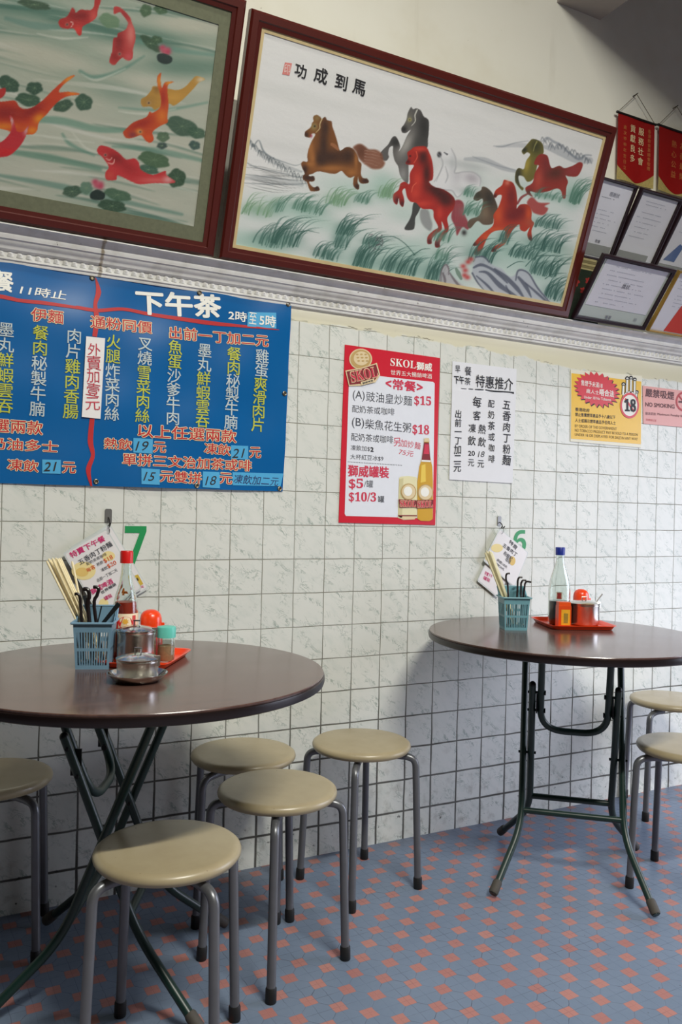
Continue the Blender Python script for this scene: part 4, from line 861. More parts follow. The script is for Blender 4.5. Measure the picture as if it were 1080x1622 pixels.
def front_right(k):
    k.ell('yel', (205, 245), 34, 24, 0, 16); k.ell('yel2', (292, 318), 18, 26, 0, 16); k.ell('yel', (160, 300), 22, 22, 0, 16)
    for tx, a, b, h, kk in (('特賣', (276, 205), (318, 248), 24, 'k'), ('五香肉丁', (240, 225), (318, 285), 24, 'k'), ('粉麵配', (245, 270), (290, 310), 24, 'k'), ('咖啡', (255, 305), (280, 330), 22, 'k'), ('熱飲18元', (205, 310), (262, 355), 16, 'k'), ('凍飲20元', (196, 330), (245, 368), 14, 'k')): k.row(kk, tx, a, b, h, .008, lift=.0006)
card(KR, [(222, 132), (386, 272), (306, 470), (128, 318)], .018, 'front menu card with black writing, hanging in front of the green 6', front_right)

# ================================================================== PICTURES ON THE CORNICE
m_frame = mat('red_brown_lacquer', (80, 24, 17), 0.34, var=0.06, scale=10, Coat_Weight=0.1, Coat_Roughness=0.2); m_fdark = mat('dark_frame_side', (26, 22, 18), 0.5)
m_cert = mat('dark_plum_frame', (40, 24, 30), 0.32, var=.06)
def rectplane(x0, yb, zb, t): return Plane((x0, yb, zb), (1, 0, 0), (0, -math.sin(t), math.cos(t)))
def frame4(P, w, h, f, n0, n1, bev, name, mt, root):
    mb = MB(); o = [(0, 0), (w, 0), (w, h), (0, h)]
    def ring(d, n): return [P.pt(d, d, n), P.pt(w - d, d, n), P.pt(w - d, h - d, n), P.pt(d, h - d, n)]
    rs = [ring(0, n0), ring(0, n1 - bev), ring(bev, n1), ring(f * .62, n1), ring(f * .70, n1 - bev * .6), ring(f, n1 - bev * 1.0), ring(f, n0)]
    mb.add([p for r_ in rs for p in r_], [(i * 4 + j, i * 4 + (j + 1) % 4, ((i + 1) % 7) * 4 + (j + 1) % 4, ((i + 1) % 7) * 4 + j) for i in range(7) for j in range(4)])
    return mb.build(name, mt, root, angle=30)
class Canvas:                                   # a painted surface: one colour per vertex of a fine grid
    def __init__(s, P, u0, u1, v0, v1, res, base):
        s.nu, s.nv = int((u1 - u0) / res) + 1, int((v1 - v0) / res) + 1
        s.U, s.V = np.meshgrid(np.linspace(u0, u1, s.nu), np.linspace(v0, v1, s.nv)); s.P = P
        s.X, s.Y = P.px(s.U, s.V); s.C = np.ones((*s.U.shape, 3)) * np.array(base, float)
    def box(s, x0, x1, y0, y1): return np.where((s.X > x0) & (s.X < x1) & (s.Y > y0) & (s.Y < y1))
    def comp(s, idx, a, col): s.C[idx] = s.C[idx] * (1 - a[:, None]) + np.array(col, float) * a[:, None]
    def cover(s, pts, soft=1.0, smooth=True, n=4):
        p = catmull(pts, n) if smooth else np.array(pts, float); lo, hi = p.min(0) - 3, p.max(0) + 3
        idx = s.box(lo[0], hi[0], lo[1], hi[1]); x, y = s.X[idx], s.Y[idx]; ins = np.zeros(len(x), bool); dm = np.full(len(x), 1e9)
        for i in range(len(p)):
            (ax, ay), (bx, by) = p[i], p[(i + 1) % len(p)]
            c = ((ay > y) != (by > y)); den = (by - ay) if abs(by - ay) > 1e-9 else 1e-9
            ins ^= c & (x < (bx - ax) * (y - ay) / den + ax)
            ex, ey = bx - ax, by - ay; L2 = ex * ex + ey * ey + 1e-9; t = np.clip(((x - ax) * ex + (y - ay) * ey) / L2, 0, 1)
            dm = np.minimum(dm, (x - ax - t * ex) ** 2 + (y - ay - t * ey) ** 2)
        d = np.sqrt(dm) * np.where(ins, 1, -1); return idx, np.clip(d / soft + .5, 0, 1)
    def poly(s, pts, col, soft=1.0, alpha=1.0, smooth=True):
        idx, a = s.cover(pts, soft, smooth); s.comp(idx, a * alpha, col); return idx, a
    def blob(s, c, rx, ry, col, alpha=1.0, ang=0.0, clip=None, power=1.0):
        m_ = max(rx, ry) * 2.6
        idx = clip[0] if clip else s.box(c[0] - m_, c[0] + m_, c[1] - m_, c[1] + m_)
        x, y = s.X[idx] - c[0], s.Y[idx] - c[1]; ca, sa = math.cos(ang), math.sin(ang)
        g = np.exp(-(((x * ca + y * sa) / rx) ** 2 + ((-x * sa + y * ca) / ry) ** 2) ** power) * alpha
        if clip: g = g * clip[1]
        s.comp(idx, g, col)
    def stroke(s, pts, w, col, alpha=1.0, soft=0.8, n=6, clip=None):
        p = catmull(pts, n, closed=False) if len(pts) > 2 else np.array(pts, float); W = np.interp(np.linspace(0, 1, len(p)), np.linspace(0, 1, len(w)), w)
        mw = max(w) + 2; lo, hi = p.min(0) - mw, p.max(0) + mw; idx = s.box(lo[0], hi[0], lo[1], hi[1])
        if not len(idx[0]): return
        x, y = s.X[idx], s.Y[idx]; A = np.zeros(len(x))
        for i in range(len(p) - 1):
            (ax, ay), (bx, by) = p[i], p[i + 1]; ex, ey = bx - ax, by - ay; L2 = ex * ex + ey * ey + 1e-9; t = np.clip(((x - ax) * ex + (y - ay) * ey) / L2, 0, 1)
            d = np.sqrt((x - ax - t * ex) ** 2 + (y - ay - t * ey) ** 2); ww = W[i] + (W[i + 1] - W[i]) * t
            A = np.maximum(A, np.clip((ww / 2 - d) / soft + .5, 0, 1) * np.clip(ww, 0, 1))
        s.comp(idx, A * alpha, col)
    def build(s, name, mt, parent, off=0.0, relief=None, gain=1.0):
        s.C = s.C * gain
        nu_, nv_ = s.nu, s.nv; k = np.arange(nu_ * nv_).reshape(nv_, nu_)
        W = s.P.o + s.U[..., None] * s.P.U + s.V[..., None] * s.P.V + s.P.N * (off + (relief[..., None] if relief is not None else 0)); W = W.reshape(-1, 3) - wloc(parent)
        F = np.stack([k[:-1, :-1], k[:-1, 1:], k[1:, 1:], k[1:, :-1]], -1).reshape(-1, 4)
        me = bpy.data.meshes.new(name); me.vertices.add(len(W)); me.vertices.foreach_set('co', W.ravel()); me.loops.add(F.size); me.loops.foreach_set('vertex_index', F.ravel().astype(np.int32))
        me.polygons.add(len(F)); me.polygons.foreach_set('loop_start', (np.arange(len(F)) * 4).astype(np.int32)); me.polygons.foreach_set('loop_total', np.full(len(F), 4, np.int32)); me.polygons.foreach_set('use_smooth', np.ones(len(F), bool)); me.update()
        c = np.clip(s.C.reshape(-1, 3) / 255.0, 0, 1); lin = np.where(c <= .04045, c / 12.92, ((c + .055) / 1.055) ** 2.4)
        at = me.color_attributes.new('pigment', 'FLOAT_COLOR', 'POINT'); at.data.foreach_set('color', np.concatenate([lin, np.ones((len(lin), 1))], 1).ravel().astype(np.float32))
        me.materials.append(mt); o = bpy.data.objects.new(name, me); COL.objects.link(o); o.parent = parent; return o
def pigment(name, rough):
    t = NT(name); a = t.n('ShaderNodeAttribute', attribute_name='pigment'); n = t.noise(t.coord(), 260, 2)
    t.set(Base_Color=t.mix(t.math('MULTIPLY', n, 0.10), a.outputs[0], (120, 120, 116)), Roughness=rough, Specular_IOR_Level=0.3); t.bump(t.noise(t.mapping(t.coord(), scale=(1, 1, 3)), 12, 3), 0.25, 0.004); return t.m
def M(crop, pts): return [crop(p) for p in pts]

# ---- galloping horses
HP = rectplane(0.779, -0.080, 1.8445, 0.345); HW, HH = 1.348, 0.652
hr = thing('framed_picture', 'large red-framed embroidered picture of galloping horses leaning out above the cornice', 'picture', (0.779 + HW / 2, -0.080, 1.8445), 0, 'red framed pictures on the cornice')
frame4(HP, HW, HH, 0.036, -0.030, 0.0, 0.006, 'frame', m_frame, hr)
MB().pbox(HP, .010, HW - .010, .010, HH - .010, -.031, -.024).build('backing_board', m_fdark, hr)
mb = MB(); f0, f1 = .036, .046
for a in ((f0, HW - f0, f0, f1), (f0, HW - f0, HH - f1, HH - f0), (f0, f1, f1, HH - f1), (HW - f1, HW - f0, f1, HH - f1)): mb.pbox(HP, a[0], a[1], a[2], a[3], -.016, -.0095)
mb.build('gilt_slip', mat('pale_gilt_slip', (206, 186, 138), .5, var=.08, scale=20), hr)
H1 = Crop(460, 160, 640, 1080); H2 = Crop(590, 160, 790, 1080); H3 = Crop(730, 210, 940, 1080); G1 = Crop(360, 200, 560, 1080); G2 = Crop(520, 280, 760, 1080); G3 = Crop(680, 360, 920, 1080); HA = Crop(340, 0, 700, 1080); HB = Crop(660, 0, 1080, 1080)
c = Canvas(HP, .043, HW - .043, .043, HH - .043, .0021, (224, 225, 224))
for x in range(26): c.blob((380 + rng.uniform(0, 560), rng.uniform(60, 300)), 60, 8, (208, 210, 208), .35, .25)
# washes of grass and mist towards the bottom
for x, y, rx, ry, a in ((400, 385, 60, 26, .75), (460, 330, 60, 18, .55), (440, 420, 90, 22, .6), (520, 350, 60, 20, .6), (560, 300, 60, 22, .55), (610, 290, 24, 20, .7), (600, 420, 80, 30, .65), (520, 430, 70, 18, .6), (660, 400, 60, 30, .65), (700, 440, 60, 26, .5), (760, 370, 60, 40, .5), (800, 400, 60, 36, .6), (750, 310, 20, 40, .5), (860, 350, 50, 26, .5), (880, 400, 50, 30, .5), (850, 300, 60, 16, .45), (905, 300, 24, 26, .6), (640, 340, 30, 18, .4), (690, 330, 40, 20, .4), (860, 440, 60, 36, .45)):
    c.blob((x, y), rx, ry, (150, 190, 174), a * .85, .2)
for x, y, rx, ry in ((430, 365, 50, 8), (560, 345, 40, 14), (640, 365, 30, 10), (720, 405, 24, 12), (480, 400, 40, 8), (890, 370, 30, 10)): c.blob((x, y), rx, ry, (222, 224, 222), .8, .15)
# far hills in ink
for pts, w, al in (([(396, 212), (402, 232), (412, 222), (420, 240), (434, 250), (450, 256), (470, 262), (482, 258)], [1, 2.4, 1.5, 3, 2, 1.5, 1, .6], .55), ([(390, 256), (410, 266), (440, 272), (470, 280), (486, 282)], [1, 1.8, 1.2, 1.5, .8], .5), ([(388, 276), (420, 280), (455, 284), (482, 286)], [1, 1.6, 1, .8], .45), ([(388, 290), (430, 292), (470, 292), (492, 290)], [.8, 1.8, 1.2, .8], .5), ([(402, 228), (420, 246), (450, 262), (480, 272)], [3, 9, 8, 3], .22), ([(388, 282), (430, 284), (480, 292)], [4, 12, 8], .18)): c.stroke(pts, w, (70, 84, 92), al, 1.6)
for pts, w, al in (([(785, 231), (800, 232), (820, 226), (840, 223)], [.8, 1.4, 1, .8], .5), ([(862, 224), (870, 218), (880, 224), (892, 230), (905, 242), (920, 252), (930, 246), (940, 246)], [1, 3, 4, 4, 3, 4, 3, 2], .45), ([(865, 232), (890, 240), (915, 252), (938, 254)], [5, 13, 12, 10], .28), ([(740, 252), (770, 254), (800, 266), (822, 272)], [5, 10, 8, 4], .28), ([(790, 232), (830, 230), (850, 236)], [3, 8, 4], .2), ([(752, 248), (790, 262), (822, 270)], [1, 1.2, .8], .4)): c.stroke(pts, w, (88, 98, 112), al, 2.2)
for i in range(26):
    x = 398 + 3.4 * i + rng.uniform(-2, 2); y = 224 + 1.1 * (x - 398) * (1 if x < 420 else .55) - (0 if x < 420 else -10) + rng.uniform(-3, 3)
    c.stroke([(x - 3, y + 5), (x, y - 4), (x + 3, y + 2), (x + 5, y + 9)], [.5, 1.3, 1.0, .4], (74, 84, 90), .6, 1)
for i in range(16):
    y = 262 + i * 2.1 + rng.uniform(-1, 1); x = 388 + rng.uniform(0, 30); c.stroke([(x, y), (x + 22, y + 4 + rng.uniform(-2, 3)), (x + 48, y + 9 + rng.uniform(-2, 2)), (x + 70, y + 10)], [.4, 1.2, .9, .3], (92, 96, 96), .5, 1)
for i in range(22):
    x = 862 + 3.6 * i + rng.uniform(-2, 2); y = 222 + .42 * (x - 862) + rng.uniform(-4, 4); c.stroke([(x - 3, y + 5), (x, y - 3), (x + 4, y + 4)], [.6, 2.4, .8], (96, 104, 112), .5, 1.6)
# white horse
w1 = c.poly(M(H2, [(572, 446), (610, 438), (670, 420), (690, 400), (700, 440), (725, 480), (732, 560), (722, 615), (800, 605), (880, 612), (940, 660), (930, 730), (850, 722), (800, 775), (742, 825), (700, 770), (560, 745), (545, 690), (590, 620), (618, 540), (600, 478)]), (226, 227, 228), 2.5, .95)
c.blob(H2((865, 660)), 13, 9, (176, 172, 178), .9, .3); c.blob(H2((740, 640)), 9, 16, (192, 192, 196), .7, .2, w1); c.blob(H2((700, 530)), 5, 18, (192, 196, 198), .6, .1, w1); c.blob(H2((588, 458)), 3.6, 4.6, (34, 36, 40), 1, 0, None, 2); c.stroke(M(H2, [(630, 440), (655, 455)]), [1.5, 3], (60, 64, 68), .8)
c.stroke(M(H2, [(562, 690), (585, 630), (612, 560)]), [1, 1.5, 1], (170, 174, 176), .6)
for pts, w in (([(572, 446), (600, 478), (618, 540), (590, 620), (545, 690)], [1.2, 1.4, 2, 1.6, 1]), ([(690, 405), (725, 480), (730, 560), (722, 615), (800, 606), (880, 612), (940, 660), (935, 725)], [1, 2.4, 2.6, 2, 1.6, 1.8, 1.6, 1]), ([(560, 745), (640, 760), (700, 770), (742, 822), (800, 772), (850, 722)], [1.4, 2, 2, 1.6, 1.6, 1]), ([(640, 560), (660, 640), (640, 700)], [1, 2.4, 1])): c.stroke(M(H2, pts), w, (166, 168, 172), .75, 2)
for q in ((500, 560, 9, 7), (760, 540, 26, 8), (880, 560, 20, 5), (830, 770, 20, 6)): c.blob(H2(q[:2]), q[2] * 1.2, q[3], (180, 186, 186), .55, .2)
# grey rearing horse
GRY = (92, 90, 88)
c.poly(M(H2, [(430, 930), (490, 935), (512, 1000), (528, 1060), (508, 1112), (450, 1070), (422, 1000)]), (140, 142, 142), 3, .85)
c.poly(M(H2, [(368, 870), (432, 880), (410, 950), (382, 1000), (378, 1060), (362, 1102), (288, 1098), (330, 1020), (352, 960)]), (66, 68, 66), 1.2)
g = c.poly(M(H2, [(262, 232), (285, 200), (308, 152), (318, 100), (345, 50), (365, 68), (392, 60), (430, 80), (455, 130), (496, 162), (498, 250), (490, 330), (482, 400), (400, 420), (330, 450), (322, 690), (285, 684), (250, 630), (235, 560), (205, 510), (190, 440), (190, 385), (160, 400), (150, 450), (156, 480), (130, 512), (85, 492), (80, 450), (110, 410), (150, 370), (185, 310), (215, 303), (240, 345), (252, 390), (240, 430), (270, 390), (310, 300), (342, 245), (302, 272), (270, 268)]), GRY, 1.0)
c.blob(H2((455, 230)), 12, 30, (44, 44, 44), .95, 0, g); c.blob(H2((400, 350)), 14, 16, (62, 62, 60), .8, 0, g); c.blob(H2((300, 370)), 9, 22, (172, 170, 164), .85, .5, g); c.blob(H2((275, 630)), 8, 14, (150, 150, 148), .8, 0, g); c.blob(H2((215, 350)), 9, 8, (40, 40, 40), .9, 0, g); c.blob(H2((330, 150)), 5, 9, (120, 118, 104), .8, .3, g); c.blob(H2((285, 240)), 5, 5, (36, 36, 36), .9, 0, g)
c.stroke(M(H2, [(398, 75), (380, 120), (382, 170), (350, 210)]), [2, 2, 1.4, 1], (206, 206, 196), .9); c.ell = None
c.blob(H2((335, 158)), 2.6, 2.6, (206, 196, 120), .9); c.blob(H2((335, 158)), 1.1, 1.1, (20, 20, 20), 1)
# brown horse
t_ = c.poly(M(H1, [(612, 442), (650, 412), (690, 410), (730, 435), (762, 458), (830, 462), (885, 500), (900, 560), (915, 592), (880, 640), (800, 646), (740, 612), (692, 572), (660, 530), (640, 480)]), (128, 78, 56), 3.5, .9); c.blob(H1((690, 480)), 10, 14, (92, 52, 34), .8, 0, t_)
for q in range(10): c.stroke(M(H1, [(720, 470 + q * 14), (800, 480 + q * 15), (900 - q * 4, 500 + q * 16)]), [1.0, .9, .3], (150, 96, 76) if q % 2 else (186, 150, 134), .7)
b_ = c.poly(M(H1, [(150, 305), (160, 285), (205, 250), (222, 205), (235, 190), (230, 155), (245, 135), (270, 131), (300, 150), (315, 168), (345, 148), (366, 180), (406, 190), (415, 240), (436, 300), (462, 385), (482, 462), (502, 466), (540, 440), (580, 438), (622, 465), (652, 520), (668, 570), (692, 600), (686, 690), (706, 732), (746, 738), (760, 775), (700, 786), (668, 765), (660, 722), (655, 778), (670, 802), (664, 842), (638, 835), (613, 800), (615, 740), (624, 716), (580, 730), (540, 705), (500, 665), (450, 690), (400, 690), (330, 675), (270, 670), (225, 692), (190, 702), (200, 716), (236, 714), (247, 750), (225, 766), (193, 768), (205, 795), (240, 822), (275, 810), (292, 850), (215, 860), (190, 830), (170, 772), (135, 746), (133, 710), (150, 690), (125, 632), (116, 595), (135, 574), (178, 574), (174, 520), (190, 450), (218, 380), (250, 322), (238, 308), (215, 312), (205, 342), (180, 346), (154, 336)]), (122, 74, 34), 1.0)
for q in ((330, 420, 7, 30), (345, 250, 6, 14), (400, 530, 26, 12), (560, 520, 12, 13), (300, 560, 8, 12)): c.blob(H1(q[:2]), q[2], q[3], (60, 36, 26), .95, 0, b_)
for q in ((205, 450, 5, 16), (400, 640, 26, 5), (225, 540, 5, 12), (190, 600, 10, 4), (600, 680, 9, 6), (640, 560, 3, 14)): c.blob(H1(q[:2]), q[2], q[3], (168, 108, 54), .85, 0, b_)
for q in ((165, 320, 4, 5), (150, 650, 5, 8), (180, 730, 9, 5), (265, 830, 5, 5), (225, 735, 4, 4), (730, 760, 8, 5), (650, 815, 4, 6)): c.blob(H1(q[:2]), q[2], q[3], (50, 30, 26), .9, 0, b_)
c.blob(H1((240, 240)), 6, 6, (150, 136, 84), .9, 0, b_); c.blob(H1((268, 160)), 6, 5, (140, 116, 70), .9, 0, b_); c.stroke(M(H1, [(316, 168), (296, 215), (292, 260), (255, 300)]), [1.8, 1.6, 1.4, .8], (206, 186, 138), .9); c.stroke(M(H1, [(410, 410), (440, 430), (470, 462)]), [5, 6, 3], (170, 112, 76), .7)
c.blob(H1((246, 238)), 1.5, 1.5, (24, 18, 16), 1); c.blob(H1((212, 330)), 2, 3, (150, 40, 60), .8)
# red rearing horse
t_ = c.poly(M(H2, [(712, 860), (760, 846), (796, 880), (802, 960), (842, 1060), (832, 1102), (792, 1080), (770, 1102), (738, 1152), (724, 1080), (690, 1000), (702, 920)]), (142, 52, 60), 2.5, .92)
for q in range(6): c.stroke(M(H2, [(730 + q * 10, 880), (725 + q * 14, 980), (735 + q * 18, 1090)]), [1, 1, .4], (168, 84, 90), .6)
r_ = c.poly(M(H2, [(298, 532), (320, 490), (314, 440), (350, 412), (370, 394), (420, 386), (472, 390), (502, 440), (526, 510), (537, 600), (530, 672), (500, 690), (540, 732), (620, 755), (690, 800), (722, 850), (710, 922), (682, 960), (655, 1010), (668, 1100), (620, 1172), (592, 1215), (592, 1252), (553, 1252), (553, 1200), (590, 1148), (632, 1100), (606, 1030), (608, 1100), (560, 1142), (525, 1182), (520, 1222), (486, 1222), (488, 1160), (540, 1108), (577, 1080), (540, 1000), (530, 932), (440, 922), (390, 872), (340, 862), (310, 820), (294, 750), (270, 772), (282, 820), (287, 862), (275, 907), (248, 882), (240, 832), (226, 887), (195, 862), (193, 800), (238, 760), (253, 710), (290, 691), (332, 710), (335, 620), (370, 552), (330, 546)]), (168, 38, 30), 1.0)
for q in ((600, 800, 22, 8), (640, 850, 12, 10), (450, 480, 8, 12), (480, 620, 6, 20), (560, 760, 14, 6)): c.blob(H2(q[:2]), q[2], q[3], (70, 24, 22), .95, .4 if q[1] > 700 else 0, r_)
for q in ((400, 680, 7, 14), (440, 880, 16, 5), (520, 440, 5, 12), (380, 790, 8, 10), (590, 960, 5, 10), (430, 410, 12, 4)): c.blob(H2(q[:2]), q[2], q[3], (206, 64, 48), .8, 0, r_)
for q in ((225, 850, 4, 6), (270, 880, 4, 6), (505, 1205, 5, 5), (570, 1225, 6, 7), (320, 520, 4, 4)): c.blob(H2(q[:2]), q[2], q[3], (72, 22, 26), .9, 0, r_)
c.blob(H2((800, 1128)), 4, 4.5, (40, 36, 36), .9); c.stroke(M(H2, [(350, 780), (362, 730), (392, 700)]), [1, 1.4, 1], (240, 120, 90), .7); c.blob(H2((338, 470)), 1.5, 1.5, (40, 10, 10), 1); c.stroke(M(H2, [(390, 430), (398, 480), (370, 530)]), [1.4, 1.4, 1], (240, 96, 70), .8)
# dark brown horse
d_ = c.poly(M(H3, [(118, 542), (140, 495), (180, 470), (190, 442), (225, 448), (270, 490), (300, 560), (316, 622), (285, 690), (272, 745), (200, 752), (150, 722), (92, 782), (68, 752), (90, 708), (160, 680), (185, 620), (196, 560), (186, 540), (150, 557)]), (98, 82, 66), 1.2); c.blob(H3((250, 540)), 10, 16, (48, 44, 38), .9, -.3, d_); c.blob(H3((150, 510)), 8, 7, (52, 50, 40), .9, 0, d_); c.blob(H3((215, 650)), 7, 12, (132, 110, 88), .7, 0, d_)
# olive horse and second red horse
o_ = c.poly(M(H3, [(513, 150), (540, 115), (580, 68), (600, 52), (640, 58), (682, 90), (692, 160), (670, 190), (642, 260), (612, 372), (560, 402), (528, 360), (490, 350), (486, 380), (502, 430), (528, 452), (515, 472), (478, 430), (458, 390), (464, 320), (490, 288), (530, 298), (550, 230), (582, 180), (556, 160), (530, 178)]), (112, 104, 48), 1.2); c.blob(H3((630, 110)), 10, 12, (56, 58, 34), .9, 0, o_); c.blob(H3((485, 360)), 6, 18, (50, 50, 38), .9, 0, o_); c.blob(H3((535, 140)), 5, 5, (40, 44, 36), .9, 0, o_); c.blob(H3((555, 260)), 5, 14, (176, 156, 66), .8, .2, o_); c.stroke(M(H3, [(636, 74), (618, 110), (608, 150)]), [2.2, 1.4, 1], (160, 156, 96), .8)
r2_ = c.poly(M(H3, [(613, 256), (635, 200), (670, 174), (722, 188), (742, 260), (762, 290), (820, 270), (862, 290), (930, 270), (985, 240), (1012, 265), (970, 352), (900, 357), (870, 350), (890, 400), (876, 450), (870, 532), (845, 532), (836, 480), (800, 456), (720, 482), (640, 492), (580, 480), (602, 522), (560, 500), (543, 450), (600, 410), (620, 330), (652, 270)]), (146, 48, 40), 1.2); c.blob(H3((790, 330)), 20, 11, (84, 44, 34), .9, -.1, r2_); c.blob(H3((705, 260)), 8, 16, (122, 44, 44), .85, 0, r2_); c.blob(H3((650, 380)), 7, 18, (184, 76, 60), .8, .1, r2_); c.blob(H3((930, 310)), 16, 8, (148, 56, 58), .8, -.3, r2_); c.blob(H3((575, 490)), 6, 5, (80, 40, 36), .8, 0, r2_); c.blob(H3((850, 460)), 5, 12, (150, 56, 46), .7, 0, r2_)
# orange horse
t_ = c.poly(M(H3, [(555, 572), (598, 525), (650, 570), (740, 575), (700, 600), (728, 622), (690, 672), (620, 660), (590, 632)]), (164, 62, 58), 2.5, .9)
n_ = c.poly(M(H3, [(283, 520), (300, 470), (350, 430), (368, 386), (400, 394), (442, 410), (466, 470), (476, 560), (470, 622), (500, 588), (560, 588), (592, 640), (592, 710), (614, 740), (592, 800), (598, 882), (570, 872), (558, 830), (576, 775), (540, 808), (500, 792), (490, 750), (440, 792), (402, 860), (372, 912), (310, 952), (300, 972), (262, 972), (280, 935), (340, 900), (370, 858), (374, 800), (300, 802), (250, 832), (216, 890), (190, 952), (160, 997), (122, 992), (140, 950), (182, 888), (150, 922), (112, 922), (140, 880), (200, 820), (270, 768), (285, 720), (283, 670), (322, 608), (350, 518), (320, 510), (300, 532)]), (178, 54, 32), 1.0)
for q in ((430, 520, 9, 22), (500, 640, 20, 10), (440, 680, 16, 10)): c.blob(H3(q[:2]), q[2], q[3], (112, 28, 30), .85, 0, n_)
for q in ((320, 670, 8, 16), (300, 790, 18, 4), (570, 660, 6, 12), (220, 850, 8, 8), (390, 880, 6, 10)): c.blob(H3(q[:2]), q[2], q[3], (208, 82, 40), .85, 0, n_)
for q in ((292, 518, 4, 4), (140, 980, 5, 4), (285, 960, 5, 4), (125, 912, 4, 3), (580, 870, 4, 5)): c.blob(H3(q[:2]), q[2], q[3], (60, 30, 30), .9, 0, n_)
c.stroke(M(H3, [(478, 580), (510, 530), (560, 500)]), [3, 4, 3], (130, 40, 40), .8); c.blob(H3((395, 410)), 4, 4, (232, 150, 130), .6)
# grass
def grass(cx, cy, w, h, n, col, lean=1.0, al=.75):
    c.blob((cx + w * .1, cy + h * .22), w * .95, h * .42, col, .62, .18); c.blob((cx, cy + h * .5), w * 1.3, h * .5, (140, 178, 164), .4, .18)
    h *= 1.22
    for i in range(int(n * .72)):
        x = cx + rng.uniform(-w, w); y = cy + h * .5 + (x - cx) * .18 + rng.uniform(-2, 3); hh = h * rng.uniform(.6, 1.25); L = lean * hh * rng.uniform(.4, 1.35)
        k_ = rng.uniform(-14, 14); cc = tuple(np.clip(np.array(col) + k_, 0, 255))
        c.stroke([(x, y), (x + L * .25, y - hh * .55), (x + L * .65, y - hh * .92), (x + L * 1.15, y - hh * .98)], [1.6, 1.5, 1.0, .3], cc, al * rng.uniform(.6, 1), 1.2, 4)
DG, MG, LG = (50, 92, 82), (78, 122, 104), (112, 152, 116)
for a in ((408, 327, 24, 22, 30, LG), (440, 322, 10, 20, 12, MG), (487, 324, 26, 18, 46, MG), (535, 312, 20, 20, 30, LG), (425, 374, 24, 24, 34, DG), (452, 370, 26, 30, 46, DG), (517, 398, 20, 18, 40, DG), (540, 372, 12, 32, 24, DG), (548, 358, 14, 22, 30, DG), (575, 402, 16, 34, 50, DG), (590, 380, 14, 14, 20, DG), (630, 416, 30, 26, 60, DG), (690, 425, 16, 30, 44, DG), (700, 400, 10, 18, 16, MG), (612, 300, 12, 20, 24, LG), (575, 312, 12, 14, 20, MG), (870, 352, 20, 14, 34, DG), (862, 382, 28, 22, 50, DG), (912, 305, 10, 26, 40, MG), (830, 398, 22, 16, 46, DG), (760, 398, 22, 26, 34, DG), (800, 372, 8, 20, 16, DG), (862, 420, 22, 24, 50, DG), (880, 458, 18, 26, 46, DG), (748, 330, 12, 16, 24, MG), (700, 370, 14, 18, 20, MG), (745, 302, 8, 12, 14, MG), (868, 308, 22, 10, 24, MG)): grass(*a)
for pts in (G2.__call__ and M(G2, [(630, 560), (560, 480), (480, 430), (400, 430)]), M(G2, [(620, 560), (680, 520), (740, 515)]), M(G1, [(430, 920), (520, 850), (620, 790), (740, 785)]), M(G1, [(560, 930), (680, 895), (800, 915)]), M(G3, [(700, 280), (780, 210), (900, 205), (970, 210)]), M(G3, [(840, 370), (900, 335), (1000, 330)]), M(G3, [(570, 290), (640, 250), (700, 250)])): c.stroke(pts, [1.4, 1.4, 1.2, .5], (58, 96, 86), .85)
# rocks and reeds at the bottom right
k1 = c.poly(M(G3, [(320, 330), (330, 260), (345, 215), (400, 215), (440, 250), (480, 280), (530, 300), (580, 350), (620, 345), (660, 300), (700, 310), (745, 350), (790, 440), (850, 500), (915, 575), (860, 570), (700, 540), (560, 530), (480, 510), (420, 460), (360, 400)]), (178, 184, 192), 3, .9)
k2 = c.poly(M(G3, [(92, 330), (120, 270), (150, 275), (160, 330), (210, 380), (260, 420), (320, 440), (350, 475), (250, 460), (140, 440), (85, 395)]), (182, 178, 182), 3, .85)
for pts, w in (([(345, 215), (400, 212), (440, 250), (420, 225)], [2.4, 2.6, 2]), ([(320, 330), (360, 400), (420, 470)], [3, 2.4, 1]), ([(330, 290), (380, 270), (440, 290), (500, 330), (570, 400)], [3, 5, 4, 5, 2]), ([(370, 320), (430, 330), (520, 420), (640, 500)], [2, 5, 8, 3]), ([(480, 300), (560, 360), (640, 440), (690, 510)], [3, 7, 7, 2]), ([(630, 380), (650, 310), (720, 330), (790, 440), (900, 570)], [2, 3, 2.4, 3, 1]), ([(650, 360), (700, 420), (740, 500)], [4, 7, 2]), ([(700, 400), (780, 470), (880, 560)], [2, 4, 3]), ([(350, 350), (430, 420), (500, 500)], [2, 4, 2]), ([(560, 420), (600, 500)], [2, 3])): c.stroke(M(G3, pts), w, (74, 80, 96), .75, 1.5)
for pts, w in (([(95, 390), (100, 310), (130, 268), (152, 300), (150, 340)], [1.4, 2, 2.4, 1.6]), ([(110, 330), (125, 380), (120, 430)], [3, 4, 2]), ([(160, 330), (200, 390), (250, 440), (340, 470)], [2, 4, 4, 1.5])): c.stroke(M(G3, pts), w, (84, 74, 78), .6, 1.6)
for q in ((255, 280), (290, 250), (310, 230), (270, 310), (265, 345), (285, 360)): c.blob(G3(q), 4.4, 3.6, (190, 62, 60), .85)
c.stroke(M(G3, [(205, 300), (220, 330), (240, 370)]), [4, 7, 4], (90, 120, 100), .7)
for q in range(14): a_ = G2((rng.uniform(300, 400), rng.uniform(400, 520))); c.stroke([a_, (a_[0] + rng.uniform(-8, 8), a_[1] + rng.uniform(-4, 4)), (a_[0] + rng.uniform(-6, 6), a_[1] + rng.uniform(-8, 8))], [.9, 1, .6], (70, 62, 70), .7)
c.build('embroidery', pigment('embroidered_horses_silk', .6), hr, -.012)
kc = Ink(HP, Crop(440, 80, 600, 1080), -.0112)
